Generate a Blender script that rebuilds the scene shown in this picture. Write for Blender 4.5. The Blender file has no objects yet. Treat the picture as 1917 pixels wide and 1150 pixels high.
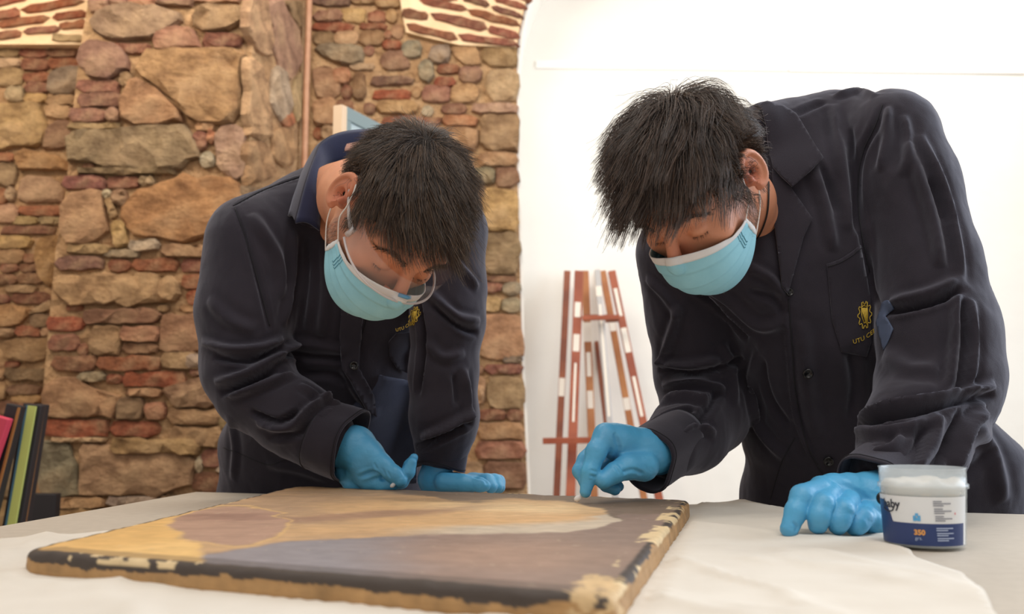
import bpy, bmesh, math, random
import numpy as np
from mathutils import Vector, Matrix
from mathutils.bvhtree import BVHTree
from mathutils.geometry import delaunay_2d_cdt
random.seed(7); RNG = np.random.default_rng(7)
PI = math.pi
SC = bpy.context.scene
COL = SC.collection

# ------------------------------------------------------------------ camera, world, lights, exposure
FPX = 1800.0; CAMZ = 0.91; PITCH = math.radians(6.18)
cam_d = bpy.data.cameras.new('camera'); cam = bpy.data.objects.new('camera', cam_d); COL.objects.link(cam)
cam.location = (0, 0, CAMZ); cam.rotation_euler = (PI/2 + PITCH, 0, 0)
cam_d.sensor_width = 36; cam_d.lens = 36*FPX/1917; cam_d.clip_start = 0.05
cam_d.dof.use_dof = True; cam_d.dof.focus_distance = 1.48; cam_d.dof.aperture_fstop = 4.5
SC.camera = cam
SC.view_settings.view_transform = 'Standard'; SC.view_settings.look = 'None'
SC.view_settings.gamma = 1; SC.view_settings.use_curve_mapping = False
SC.view_settings.exposure = 0.0
W = bpy.data.worlds.new('world'); SC.world = W; W.use_nodes = True
W.node_tree.nodes['Background'].inputs[0].default_value = (1.0, 0.95, 0.90, 1)
W.node_tree.nodes['Background'].inputs[1].default_value = 0.55

def area(name, loc, target, size, power, color):
    d = bpy.data.lights.new(name, 'AREA'); d.shape = 'RECTANGLE'; d.size, d.size_y = size
    d.energy = power; d.color = color
    o = bpy.data.objects.new(name, d); COL.objects.link(o); o.location = loc
    o.rotation_euler = (Vector(target) - Vector(loc)).to_track_quat('-Z', 'Y').to_euler()
    return o
area('window_light', (3.2, 2.2, 2.0), (0.5, 1.7, 1.0), (2.0, 2.0), 88, (0.76, 0.87, 1.0))
area('soft_fill_front', (0.3, 0.3, 3.1), (0.2, 1.6, 0.8), (2.2, 1.6), 34, (1.0, 0.95, 0.88))  # unseen soft area light added above the camera as frontal fill
area('soft_fill_wall', (2.2, 3.2, 3.4), (1.6, 4.5, 1.3), (2.0, 1.0), 33, (1.0, 0.97, 0.92))  # unseen area light added high up to brighten the white wall
area('spot_lamp_left', (-2.2, 2.3, 2.9), (-2.1, 3.8, 1.7), (0.5, 0.5), 25, (1.0, 0.86, 0.68))
area('spot_lamp_middle', (-0.6, 2.5, 3.2), (-0.6, 3.9, 1.7), (0.9, 0.6), 31, (1.0, 0.93, 0.82))

# ------------------------------------------------------------------ pixel frame helpers (pixel of the photograph -> a point in the room)
_F = np.array([0, math.cos(PITCH), math.sin(PITCH)]); _U = np.array([0, -math.sin(PITCH), math.cos(PITCH)])
CAMP = np.array([0, 0, CAMZ])
def ray(x, y):
    return _F + np.array([(x-958.5)/FPX, 0, 0]) + _U*((575-y)/FPX)
def P(x, y, Y):                              # at room depth Y
    d = ray(x, y); return CAMP + d*(Y/d[1])
def T(x, y, z=0.75):                         # on a level plane
    d = ray(x, y); return CAMP + d*((z-CAMZ)/d[2])
def pix(p):
    p = np.atleast_2d(p) - CAMP
    w = p@_F
    return np.stack([958.5 + FPX*p[:, 0]/w, 575 - FPX*(p@_U)/w], 1)
def plane_hit(x, y, o, n):
    d = ray(x, y); return CAMP + d*(np.dot(np.array(o)-CAMP, n)/np.dot(d, n))

# ------------------------------------------------------------------ object helpers
def lin(c):
    return tuple(((v/255)/12.92 if v/255 <= .04045 else ((v/255+.055)/1.055)**2.4) for v in c[:3]) + (1,)
def mesh(name, verts, faces, smooth=True):
    m = bpy.data.meshes.new(name)
    m.from_pydata([tuple(map(float, v)) for v in verts], [], [tuple(map(int, f)) for f in faces]); m.update()
    if smooth: m.shade_smooth()
    return m
def obj(name, m, mat=None, parent=None, loc=None):
    o = bpy.data.objects.new(name, m); COL.objects.link(o)
    if mat is not None and hasattr(m, 'materials') and len(m.materials) == 0: m.materials.append(mat)
    if parent is not None:
        o.parent = parent; o.matrix_parent_inverse = Matrix.Translation(-parent.location) @ Matrix.Identity(4) if parent.type == 'EMPTY' else Matrix.Identity(4)
    if loc is not None: o.location = loc
    return o
def thing(name, label, cat, loc=(0, 0, 0), group=None):
    o = bpy.data.objects.new(name, None); COL.objects.link(o); o.location = loc
    o.empty_display_size = .1
    o['label'] = label; o['category'] = cat
    if group: o['group'] = group
    return o
def tag(o, label, cat, group=None):
    o['label'] = label; o['category'] = cat
    if group: o['group'] = group
    return o
def struct(o): o['kind'] = 'structure'; return o
def solid(o, t, off=1):
    md = o.modifiers.new('solid', 'SOLIDIFY'); md.thickness = t; md.offset = off; return o
def box_geo(c, s, R=None):
    c = np.array(c, float); s = np.array(s, float)/2
    v = np.array([[x, y, z] for x in (-1, 1) for y in (-1, 1) for z in (-1, 1)])*s
    if R is not None: v = v@np.array(R).T
    v = v + c
    f = [(0, 1, 3, 2), (4, 6, 7, 5), (0, 4, 5, 1), (2, 3, 7, 6), (0, 2, 6, 4), (1, 5, 7, 3)]
    return v, f
def box(name, c, s, mat, parent=None, bevel=0.0, R=None):
    v, f = box_geo(c, s, R); m = mesh(name, v, f, False); o = obj(name, m, mat, parent)
    if bevel: 
        b = o.modifiers.new('bevel', 'BEVEL'); b.width = bevel; b.segments = 2
    return o
def bar(name, a, b, w, d, mat, parent=None, upref=(0, 1, 0), bevel=0.002):
    a = np.array(a, float); b = np.array(b, float); ax = b-a; L = np.linalg.norm(ax); ax /= L
    u = np.cross(ax, upref); u /= np.linalg.norm(u); w2 = np.cross(u, ax)
    R = np.stack([u, w2, ax], 1)
    return box(name, (a+b)/2, (w, d, L), mat, parent, bevel, R)
def tube_geo(pts, rad, n=8, cap=True):
    pts = np.array(pts, float); k = len(pts); rad = np.broadcast_to(rad, (k,))
    V = []; F = []
    t = np.gradient(pts, axis=0); t /= np.linalg.norm(t, axis=1)[:, None]+1e-12
    ref = np.array([0, 0, 1.]) if abs(t[0][2]) < .9 else np.array([1., 0, 0])
    for i in range(k):
        u = np.cross(t[i], ref); u /= np.linalg.norm(u)+1e-12; w = np.cross(u, t[i]); ref = w
        for j in range(n):
            a = 2*PI*j/n; V.append(pts[i] + rad[i]*(math.cos(a)*u + math.sin(a)*w))
    for i in range(k-1):
        for j in range(n):
            F.append((i*n+j, (i+1)*n+j, (i+1)*n+(j+1) % n, i*n+(j+1) % n))
    if cap: F.append(tuple(range(n))); F.append(tuple(reversed(range((k-1)*n, k*n))))
    return V, F
def tube(name, pts, rad, mat, parent=None, n=8):
    V, F = tube_geo(pts, rad, n); return obj(name, mesh(name, V, F), mat, parent)
def smooth_path(pts, n=40):
    pts = np.array(pts, float); k = len(pts); out = []
    for s in np.linspace(0, k-1, n):
        i = min(int(s), k-2); t = s-i
        p0, p1, p2, p3 = pts[max(i-1, 0)], pts[i], pts[i+1], pts[min(i+2, k-1)]
        out.append(.5*((2*p1)+(-p0+p2)*t+(2*p0-5*p1+4*p2-p3)*t*t+(-p0+3*p1-3*p2+p3)*t**3))
    return np.array(out)
def lathe(name, prof, c, mat, parent=None, n=64, closed=False):
    V = []; F = []; k = len(prof)
    for r, z in prof:
        for j in range(n):
            a = 2*PI*j/n; V.append((c[0]+r*math.cos(a), c[1]+r*math.sin(a), c[2]+z))
    for i in range(k-1 if not closed else k):
        i2 = (i+1) % k
        for j in range(n):
            F.append((i*n+j, i*n+(j+1) % n, i2*n+(j+1) % n, i2*n+j))
    return obj(name, mesh(name, V, F), mat, parent)

# vectorised value noise
_H = RNG.random(65536)
def vn(p):
    p = np.asarray(p, float); i = np.floor(p).astype(np.int64); f = p-i; f = f*f*(3-2*f)
    r = 0
    for dx in (0, 1):
        for dy in (0, 1):
            for dz in (0, 1):
                h = _H[((i[:, 0]+dx)*73856093 ^ (i[:, 1]+dy)*19349663 ^ (i[:, 2]+dz)*83492791) & 65535]
                w = (f[:, 0] if dx else 1-f[:, 0])*(f[:, 1] if dy else 1-f[:, 1])*(f[:, 2] if dz else 1-f[:, 2])
                r = r+h*w
    return r
def fbm(p, o=4):
    p = np.asarray(p, float); r = 0; a = .5; s = 0
    for k in range(o):
        r = r+a*vn(p*2**k+k*17.3); s += a; a *= .5
    return r/s

# ------------------------------------------------------------------ materials
def nm(name, color=(128, 128, 128), rough=.6, **kw):
    m = bpy.data.materials.new(name); m.use_nodes = True; b = m.node_tree.nodes['Principled BSDF']
    b.inputs['Base Color'].default_value = lin(color); b.inputs['Roughness'].default_value = rough
    for k, v in kw.items():
        b.inputs[k].default_value = v
    return m
def nodes(m): return m.node_tree.nodes, m.node_tree.links, m.node_tree.nodes['Principled BSDF']
def add_noise(m, scale=10, amount=.2, c2=None, bump=0.0, bump_scale=None, detail=6, coord='Object', dist=.01):
    N, L, b = nodes(m); tc = N.new('ShaderNodeTexCoord'); nz = N.new('ShaderNodeTexNoise')
    nz.inputs['Scale'].default_value = scale; nz.inputs['Detail'].default_value = detail
    L.new(tc.outputs[coord], nz.inputs['Vector'])
    if c2 is not None:
        mx = N.new('ShaderNodeMix'); mx.data_type = 'RGBA'
        rp = N.new('ShaderNodeValToRGB'); rp.color_ramp.elements[0].position = .5-amount/2; rp.color_ramp.elements[1].position = .5+amount/2
        L.new(nz.outputs['Fac'], rp.inputs['Fac']); L.new(rp.outputs['Color'], mx.inputs['Factor'])
        mx.inputs['A'].default_value = b.inputs['Base Color'].default_value; mx.inputs['B'].default_value = lin(c2)
        L.new(mx.outputs['Result'], b.inputs['Base Color'])
    if bump:
        n2 = N.new('ShaderNodeTexNoise'); n2.inputs['Scale'].default_value = bump_scale or scale*3; n2.inputs['Detail'].default_value = 8
        L.new(tc.outputs[coord], n2.inputs['Vector'])
        bp = N.new('ShaderNodeBump'); bp.inputs['Strength'].default_value = bump; bp.inputs['Distance'].default_value = dist
        L.new(n2.outputs['Fac'], bp.inputs['Height']); L.new(bp.outputs['Normal'], b.inputs['Normal'])
    return m
def attr_mat(name, rough=.6, attr='col', bump=0, bscale=60, dist=.004):
    m = nm(name, rough=rough); N, L, b = nodes(m)
    a = N.new('ShaderNodeVertexColor'); a.layer_name = attr; L.new(a.outputs['Color'], b.inputs['Base Color'])
    if bump:
        add_noise(m, bump=bump, bump_scale=bscale, dist=dist)
    return m
def set_cols(me, cols):
    a = me.color_attributes.new('col', 'FLOAT_COLOR', 'POINT')
    c = np.ones((len(me.vertices), 4)); c[:, :3] = cols; a.data.foreach_set('color', c.ravel().astype(np.float32))

def stone_material(name, c_lo, c_hi, rough, scale):
    m = nm(name, rough=rough); N, L, b = nodes(m)
    oi = N.new('ShaderNodeObjectInfo'); tc = N.new('ShaderNodeTexCoord')
    mp = N.new('ShaderNodeMapping'); L.new(tc.outputs['Object'], mp.inputs['Vector']); mp.inputs['Scale'].default_value = (.85, 1, 1.25)
    n1 = N.new('ShaderNodeTexNoise'); n1.inputs['Scale'].default_value = scale; n1.inputs['Detail'].default_value = 9; n1.inputs['Roughness'].default_value = .68
    L.new(mp.outputs['Vector'], n1.inputs['Vector'])
    rp = N.new('ShaderNodeValToRGB'); e = rp.color_ramp.elements; e[0].position = .30; e[1].position = .66
    e[0].color = c_lo; e[1].color = c_hi
    L.new(n1.outputs['Fac'], rp.inputs['Fac'])
    mx = N.new('ShaderNodeMix'); mx.data_type = 'RGBA'; mx.blend_type = 'MULTIPLY'; mx.inputs['Factor'].default_value = 1
    L.new(oi.outputs['Color'], mx.inputs['A']); L.new(rp.outputs['Color'], mx.inputs['B'])
    n3 = N.new('ShaderNodeTexNoise'); n3.inputs['Scale'].default_value = scale*.42; n3.inputs['Detail'].default_value = 4
    L.new(tc.outputs['Object'], n3.inputs['Vector'])
    r3 = N.new('ShaderNodeValToRGB'); r3.color_ramp.elements[0].position = .52; r3.color_ramp.elements[1].position = .72
    L.new(n3.outputs['Fac'], r3.inputs['Fac'])
    mm = N.new('ShaderNodeMath'); mm.operation = 'MULTIPLY'; mm.inputs[1].default_value = .6; L.new(r3.outputs['Color'], mm.inputs[0])
    m2 = N.new('ShaderNodeMix'); m2.data_type = 'RGBA'; L.new(mm.outputs[0], m2.inputs['Factor'])
    L.new(mx.outputs['Result'], m2.inputs['A']); m2.inputs['B'].default_value = lin((214, 176, 134))
    L.new(m2.outputs['Result'], b.inputs['Base Color'])
    n2 = N.new('ShaderNodeTexNoise'); n2.inputs['Scale'].default_value = scale*1.3; n2.inputs['Detail'].default_value = 10; n2.inputs['Roughness'].default_value = .7
    L.new(mp.outputs['Vector'], n2.inputs['Vector'])
    bp = N.new('ShaderNodeBump'); bp.inputs['Strength'].default_value = 1; bp.inputs['Distance'].default_value = .05
    L.new(n2.outputs['Fac'], bp.inputs['Height']); L.new(bp.outputs['Normal'], b.inputs['Normal'])
    return m
M = {}
M['stone'] = stone_material('rough_stone', (.50, .40, .34, 1), (1.32, 1.25, 1.16, 1), .92, 13)
M['brick'] = stone_material('old_brick', (.55, .5, .48, 1), (1.25, 1.15, 1.05, 1), .9, 34)
M['mortar'] = add_noise(nm('sandy_mortar', (186, 150, 110), .95), 9, .35, (160, 122, 86), 1.0, 18, dist=.06)
M['lime'] = add_noise(nm('lime_mortar', (236, 208, 170), .95), 8, .4, (222, 188, 146), .6, 30, dist=.012)
M['white_wall'] = add_noise(nm('white_plaster', (244, 241, 234), .9), 3, .5, (240, 236, 228), .25, 14, dist=.01)
M['table'] = add_noise(nm('table_laminate', (196, 186, 172), .55), 60, .3, (190, 180, 166))
M['floor'] = add_noise(nm('floor_screed', (150, 135, 118), .7), 6, .4, (130, 118, 104), .2)
M['metal'] = nm('grey_metal', (120, 120, 122), .4, Metallic=.8)
# ------------------------------------------------------------------ the room
fl = struct(obj('floor', mesh('floor', [(-5, -1.5, 0), (5, -1.5, 0), (5, 6, 0), (-5, 6, 0)], [(0, 1, 2, 3)], False), M['floor']))
YL, YP, YR, YW = 3.78, 3.5, 4.1, 4.55
def prism_px(name, pts, Y0, Y1, mat):
    """a wall solid: its face outlined on the plane Y0, running straight back to Y1"""
    a = [P(x, y, Y0) for x, y in pts]; n = len(a)
    V = list(a) + [np.array([p[0], Y1, p[2]]) for p in a]
    F = [tuple(range(n)), tuple(reversed(range(n, 2*n)))]
    F += [(i, i+n, (i+1) % n+n, (i+1) % n) for i in range(n)]
    bm = bmesh.new(); m = mesh(name, V, F, False); bm.from_mesh(m); bmesh.ops.recalc_face_normals(bm, faces=bm.faces)
    bmesh.ops.triangulate(bm, faces=bm.faces); bm.to_mesh(m); bm.free()
    return struct(obj(name, m, mat))
wall_left = prism_px('wall_left', [(-1500, -500), (200, -500), (200, 1238), (-1500, 1238)], YL, YL+.4, M['mortar'])
vault = prism_px('trim_1', [(-1500, -500), (176, -500), (168, 0), (158, 83), (-1500, 83)], YL-.06, YL+.05, M['lime'])
pier = prism_px('wall_pier', [(190, -500), (460, -500), (460, 1243), (60, 1243), (74, 940), (80, 740), (92, 600), (104, 470), (124, 350), (133, 240), (150, 90), (166, 0)], YP, YR+.3, M['mortar'])
# slanting right-hand face of the pier
def side_px(x, y): return plane_hit(x, y, side_o, side_n)
A0 = P(460, 500, YP); B0 = P(562, 500, YR)
side_o = A0; side_n = np.cross(B0-A0, (0, 0, 1)); side_n /= np.linalg.norm(side_n)
if side_n[1] > 0: side_n = -side_n
w0 = [np.array([A0[0], A0[1], 0]), np.array([B0[0], B0[1]+.05, 0]), np.array([B0[0], B0[1]+.05, 3.2]), np.array([A0[0], A0[1], 3.2])]
w1 = [p-np.array([.12, -.02, 0]) for p in w0]
pf = struct(obj('wall_pier_side', mesh('wall_pier_side', w0+w1, [(0, 1, 2, 3), (7, 6, 5, 4), (0, 3, 7, 4), (1, 5, 6, 2), (3, 2, 6, 7), (0, 4, 5, 1)], False), M['mortar']))
jamb = [(1010, -60), (995, -22), (983, 15), (973, 60), (968, 110), (968, 300), (972, 430), (975, 560), (978, 700), (984, 830), (988, 920), (990, 1176)]
wall_back = prism_px('wall_back', [(500, 1176), (500, -500), (2600, -500), (2600, -260), (1700, -255), (1350, -235), (1150, -180), (1060, -120)]+jamb, YR, YW, M['mortar'])
rv = [(1700, -257), (1350, -238), (1150, -182), (1060, -123)]+jamb
reveal = prism_px('trim_6', rv+[(x+5, y+1) for x, y in reversed(rv)], YR+.012, YW, M['white_wall'])
arch = prism_px('trim_2', [(760, 60), (752, 20), (745, -40), (735, -500), (2600, -500), (2600, -262), (1700, -257), (1350, -237), (1150, -182), (1058, -122), (1008, -62), (993, -24), (981, 13), (971, 58), (967, 88), (860, 84), (800, 70)], YR-.03, YR+.05, M['lime'])
white = prism_px('wall_right', [(880, -700), (3200, -700), (3200, 1134), (880, 1134)], YW, YW+.2, M['white_wall'])
# left and back of the room (behind and beside the camera)
plaster = M['white_wall']
struct(box('wall_side', (-4.0, 1.2, 1.7), (.15, 5.6, 3.4), plaster))
# conduit along the white wall
a, b_ = P(1003, 121, YW-.003), P(1475, 126, YW-.003)
cd = bar('trim_3', a, b_, .04, .012, nm('white_plastic', (248, 246, 242), .5)); struct(cd)
a, b_ = P(1477, 126, YW-.003), P(2600, 138, YW-.003)
cd = bar('trim_4', a, b_, .045, .014, bpy.data.materials['white_plastic']); struct(cd)
# pipe running down the corner between pier and back wall
pipe = struct(tube('trim_5', [P(581, -200, YR-.06), P(579, 0, YR-.06), P(574, 150, YR-.06), P(570, 310, YR-.06), P(568, 1160, YR-.06)], .013, add_noise(nm('painted_pipe', (188, 142, 112), .6), 20, .4, (170, 122, 92)), None, 10))

# ------------------------------------------------------------------ stones and bricks, each a piece of its wall
COLS_RAW = {'tan': (190, 152, 110), 'peach': (196, 146, 106), 'olive': (166, 140, 106), 'dol': (126, 102, 74), 'grey': (150, 142, 126), 'cream': (216, 186, 146),
        'gold': (206, 164, 108), 'mauve': (150, 108, 92), 'red': (176, 98, 70), 'ored': (192, 92, 56), 'pbr': (178, 116, 92), 'dred': (152, 88, 68),
        'orange': (204, 124, 84), 'brown': (142, 104, 76), 'pink': (200, 160, 136), 'white': (214, 200, 178), 'lpeach': (226, 184, 140), 'dgrey': (112, 102, 92)}
COLS = {k: tuple(.70*c+.30*m for c, m in zip(v, (188, 156, 122))) for k, v in COLS_RAW.items()}
occ = {}
def pt_in_poly(x, y, poly):
    c = False; n = len(poly)
    for i in range(n):
        x1, y1 = poly[i]; x2, y2 = poly[i-1]
        if (y1 > y) != (y2 > y) and x < (x2-x1)*(y-y1)/(y2-y1)+x1: c = not c
    return c
OCC = np.zeros((300, 280), bool)             # 4-px cells, x from -100, y from -100
def mark(poly, grow=3):
    xs = [p[0] for p in poly]; ys = [p[1] for p in poly]
    for gx in range(max(0, int((min(xs)+100)/4)), min(279, int((max(xs)+100)/4)+1)):
        for gy in range(max(0, int((min(ys)+100)/4)), min(299, int((max(ys)+100)/4)+1)):
            if pt_in_poly(gx*4-98, gy*4-98, poly): OCC[gy, gx] = True
npieces = 0
def piece(kind, poly, color, proj, n, parent, depth):
    """one stone or brick: outline in the wall plane, rounded, pillowed and uneven"""
    global npieces
    poly = np.array(poly, float); mark(poly)
    # resample and round the outline
    L = np.linalg.norm(np.roll(poly, -1, 0)-poly, axis=1); tot = L.sum(); k = 12 if tot < 260 else (18 if tot < 500 else 26)
    cs = np.concatenate([[0], np.cumsum(L)]); pts = []
    for s in (np.arange(k)+.5)/k*tot:
        i = np.searchsorted(cs, s)-1; t = (s-cs[i])/L[i]; pts.append(poly[i]*(1-t)+poly[(i+1) % len(poly)]*t)
    pts = np.array(pts); pts = pts*.92+.04*(np.roll(pts, 1, 0)+np.roll(pts, -1, 0))
    size = math.sqrt(abs(np.sum(pts[:, 0]*np.roll(pts[:, 1], -1)-pts[:, 1]*np.roll(pts[:, 0], -1)))/2)
    pts += RNG.normal(0, min(2.2, size*.03), pts.shape)
    c = pts.mean(0); pts = c+(pts-c)*(1+4.2/size)
    W3 = np.array([proj(x, y) for x, y in pts]); C3 = proj(*c)
    nn = np.array(n, float)
    nin = int(np.clip(size*size/(260 if size < 70 else 420), 5, 34)); inner = []
    for _ in range(nin*14):
        if len(inner) >= nin: break
        t = pts[RNG.integers(k)]; q_ = c+(t-c)*RNG.random()**.6*.9
        if all(np.hypot(*(q_-p_)) > size*.8/math.sqrt(nin) for p_ in inner): inner.append(q_)
    rim = c+(pts-c)*(.955 if k > 12 else .91)
    sp_ = [Vector(p_) for p_ in rim]+[Vector(p_) for p_ in inner]
    dd = delaunay_2d_cdt(sp_, [(a_, (a_+1) % k) for a_ in range(k)], [], 1, 1e-6)
    top2 = np.array([(v_.x, v_.y) for v_ in dd[0]])
    V = [C3+(w_-C3)*1.03-nn*.02 for w_ in W3]+[w_+nn*depth*(.42+RNG.normal(0, .1)) for w_ in W3]
    wmap = []
    for m_, p_ in enumerate(top2):
        onr = min(np.hypot(rim[:, 0]-p_[0], rim[:, 1]-p_[1])) < .5
        V.append(proj(*p_)+nn*depth*((.84+RNG.normal(0, .10)) if onr else (1.0+RNG.normal(0, .17))))
        wmap.append(onr)
    F = []
    order = [int(np.argmin(np.hypot(top2[:, 0]-rim[j_, 0], top2[:, 1]-rim[j_, 1]))) for j_ in range(k)]
    for j_ in range(k):
        j2 = (j_+1) % k; F.append((j_, j2, k+j2, k+j_)); F.append((k+j_, k+j2, 2*k+order[j2], 2*k+order[j_]))
    V = [v-C3 for v in V]
    area2 = sum(np.dot(np.cross(W3[j_]-C3, W3[(j_+1) % k]-C3), nn) for j_ in range(k))
    for f_ in dd[2]:
        a_, b2_, c2_ = [top2[x_] for x_ in f_[:3]]; s_ = (b2_[0]-a_[0])*(c2_[1]-a_[1])-(b2_[1]-a_[1])*(c2_[0]-a_[0])
        so = np.sum(pts[:, 0]*np.roll(pts[:, 1], -1)-pts[:, 1]*np.roll(pts[:, 0], -1))
        f2 = tuple(2*k+x_ for x_ in f_); F.append(f2 if s_*so > 0 else tuple(reversed(f2)))
    if area2 < 0: F = [tuple(reversed(f)) for f in F]
    nmz = 'brick' if kind == 'b' else 'stone'
    o = obj(nmz, mesh(nmz, V, F, False), M['brick' if kind == 'b' else 'stone'], parent); o.location = C3
    col = np.array(COLS[color] if isinstance(color, str) else color, float); col = col*RNG.uniform(.93, 1.06)+RNG.normal(0, 3, 3)
    o.color = lin(np.clip(col, 0, 255)); npieces += 1
    return o
def bx(x0, y0, x1, y1): 
    r = min(6, (y1-y0)*.3); return [(x0, y0+r), (x0+r, y0), (x1-r, y0), (x1, y0+r), (x1, y1-r), (x1-r, y1), (x0+r, y1), (x0, y1-r)]
def bl(x0, y0, x1, y1, t):                  # sloping brick given by its centre line
    dx, dy = x1-x0, y1-y0; L = math.hypot(dx, dy); nx, ny = -dy/L*t/2, dx/L*t/2; q = 2
    return [(x0+nx, y0+ny), (x1+nx, y1+ny), (x1+q*dx/L, y1+q*dy/L), (x1-nx, y1-ny), (x0-nx, y0-ny), (x0-q*dx/L, y0-q*dy/L)]
def LST(s):
    out = []
    for ln in s.strip().split('\n'):
        for it in ln.split('|'):
            it = it.strip()
            if not it: continue
            h, c, rest = it.split(' ', 2); out.append((h, c, [float(v) for v in rest.replace(',', ' ').split()]))
    return out
def place(data, proj, n, parent, ds=.03, db=.022):
    for h, c, v in data:
        if h in 'sb' and len(v) == 4: poly = bx(*v)
        elif h == 'l': poly = bl(*v)
        else: poly = list(zip(v[0::2], v[1::2]))
        xs = [p[0] for p in poly]
        big = (max(xs)-min(xs)) > 90
        kind = 'b' if h in 'bl' else 's'
        piece(kind, poly, c, proj, n, parent, (db if kind == 'b' else ds*(1.25 if big else 1))*RNG.uniform(.75, 1.25))
NF = (0, -1, 0)
pl_ = lambda Y: (lambda x, y: P(x, y, Y))
place(LST('''
l ored -20,12,50,-6,12|l ored 46,21,152,1,13|l orange -12,34,33,24,14|l ored 104,33,160,26,12|l orange -4,49,88,34,13|l orange -4,69,36,63,12|l pbr 50,60,108,55,11|l orange 116,50,160,45,12
l orange -60,40,-18,36,13|l ored -90,22,-26,12,13|l ored 60,-12,140,-28,13|l ored -30,-12,50,-30,13|l orange -95,68,-12,62,12|s cream 100,66,158,78'''), pl_(YL-.06), NF, vault, .012, .012)
place(LST('''
b red 40,92,90,108|b pbr 93,92,146,108|b red 42,112,92,133|b red 94,111,150,131|b red 46,138,95,154|b pbr 50,157,92,176|s olive -4,88,38,108|s cream -4,112,39,128|s tan -4,131,44,162|s cream 14,165,46,192|s gold 48,178,90,193
s grey 95,142 118,128 150,124 168,150 140,178 92,176|s tan 92,181,146,199
s lpeach -6,195 75,195 85,214 88,240 80,278 40,276 -6,282|s mauve 88,238 128,226 140,240 130,276 84,280|s cream 88,198,134,222
b orange -6,288,26,303|s gold 26,297 45,283 85,288 128,300 128,320 42,318|s olive -6,307,32,348|s cream 45,328 85,330 118,345 122,378 62,381 33,372|b orange -6,355,14,382|s cream 15,352,30,378
b orange 38,386,126,404|s tan 25,407,72,421|s olive 76,408,116,420|b pbr 5,424,104,439|s pink -6,385,34,418
s gold -6,444,62,466|s tan -6,469,48,494|s gold 75,448 125,442 130,470 104,500 100,540 76,520 70,480|b orange 48,478,72,492|b pbr 6,496,34,510|b dred 40,495,76,509|b pbr -6,515,33,533|b pbr 36,513,82,531
s tan 14,536,70,548|b dred -6,554,18,568|b dred 24,549,95,568|s gold -6,573 58,575 46,604 20,613 -6,614|s cream 58,586 96,564 108,580 78,585 60,588|s dol 60,590,100,612
b orange 32,612,78,630|s pink 80,616,96,628|s olive -6,617,30,632|s tan 3,640 60,634 91,633 93,668 60,680 15,673|s tan -6,684,10,712|s dol 12,690,100,712|s tan -6,716,12,748|s dol 16,722,76,738|s gold 24,740,80,754|s brown -6,752,80,775
s tan -80,100,-10,150|s olive -90,160,-10,190|s cream -95,200,-12,280|b red -90,290,-12,305|s tan -95,312,-12,380|s gold -95,390,-12,440|b pbr -90,446,-12,464|s tan -95,470,-12,560|s olive -95,570,-12,640|s tan -95,650,-12,760
s tan -60,780,60,850|s olive -60,856,60,930|s tan -60,935,70,1000'''), pl_(YL), NF, wall_left, .026, .02)
place(LST('''
s mauve 170,-2,206,25|s mauve 209,-2,240,13|s pbr 243,-2,292,15|s mauve 296,-2,362,13|s tan 366,-4,452,6
s olive 175,30 230,14 300,16 347,35 335,52 280,74 210,79 170,56|s olive 365,22 400,8 455,17 458,44 430,58 385,62 362,45
b pbr 214,82,282,101|s pbr 283,70 320,50 360,52 378,90 300,96|b dred 382,65,455,91
s mauve 153,90 176,76 215,88 244,108 240,136 195,150 165,146 150,120
s peach 270,100 360,94 456,95 453,160 450,215 436,232 368,232 340,205 312,175 258,138|s peach 252,142 308,176 338,210 350,232 232,233 230,190
b pbr 146,152,226,173|b pbr 146,176,230,202|b pbr 133,206,200,231|s mauve 203,206,226,230|s brown 229,140,250,165|s olive 130,234,228,243
s olive 131,246 230,242 345,235 365,262 376,296 332,322 230,318 133,302|s dred 365,249,388,283|s orange 391,246,403,270|s white 378,288,402,316
s pink 410,246 438,235 458,246 459,330 440,338 410,312 404,276|s olive 150,319,330,328
b pbr 120,331,200,355|b pbr 203,331,262,353|s olive 265,333,292,350
s tan 130,362 190,358 200,395 205,430 180,455 130,456 112,430 124,385|s white 197,358,210,372|s gold 200,376 212,374 221,404 212,410|s gold 210,418 232,415 243,460 219,467|s mauve 214,357,240,385
s peach 235,376 280,347 350,329 440,335 460,365 458,400 420,432 395,440 350,456 300,446 255,440 228,410
s olive 130,459,212,476|s white 246,450,300,470|s tan 304,460,392,482
b mauve 106,481,196,506|b red 206,486,245,508|b red 249,485,336,508|b red 342,485,402,511|s grey 200,470,262,483
s tan 105,540 112,516 160,520 200,511 330,516 336,564 250,572 150,570 110,561|b red 344,516,380,541|b ored 352,545,378,570|s tan 384,516,404,566
b ored 90,594,156,620|b pbr 95,628,150,657|s tan 172,612,229,664|s peach 232,612,300,640|s brown 233,643,298,662|s peach 303,590,382,656|s brown 160,580,300,606
b pbr 100,668,182,695|b red 186,668,302,694|b ored 202,702,230,718|b ored 233,698,347,724|s tan 305,660,378,690|s grey 150,698,200,714|s white 352,664,385,690
s tan 95,710 150,708 180,728 222,738 218,782 85,781 80,740|s dol 222,744,272,784|s pbr 276,755,312,785|s olive 310,728 398,700 404,760 330,762|s tan 316,766,416,795|s tan 320,799,416,835|s tan 240,728,304,742
b ored 82,786,204,817|b ored 209,790,301,817|s cream 98,819,202,827
s grey 76,830 128,826 142,860 156,926 76,925 71,870|s tan 150,832 250,840 370,856 362,906 300,925 156,928|s tan 212,821,378,850|b pbr 381,841,420,873|b dred 364,886,420,921|s white 370,856,380,884
s tan 106,932,200,950|s white 204,930,300,946|s olive 304,928,420,950|s tan 70,955,200,1000|s olive 205,955,420,1000|s tan 410,600,458,690|s olive 410,700,456,800|b red 408,520,456,545|s peach 410,440,458,510
'''), pl_(YP), NF, pier, .028, .020)
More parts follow.
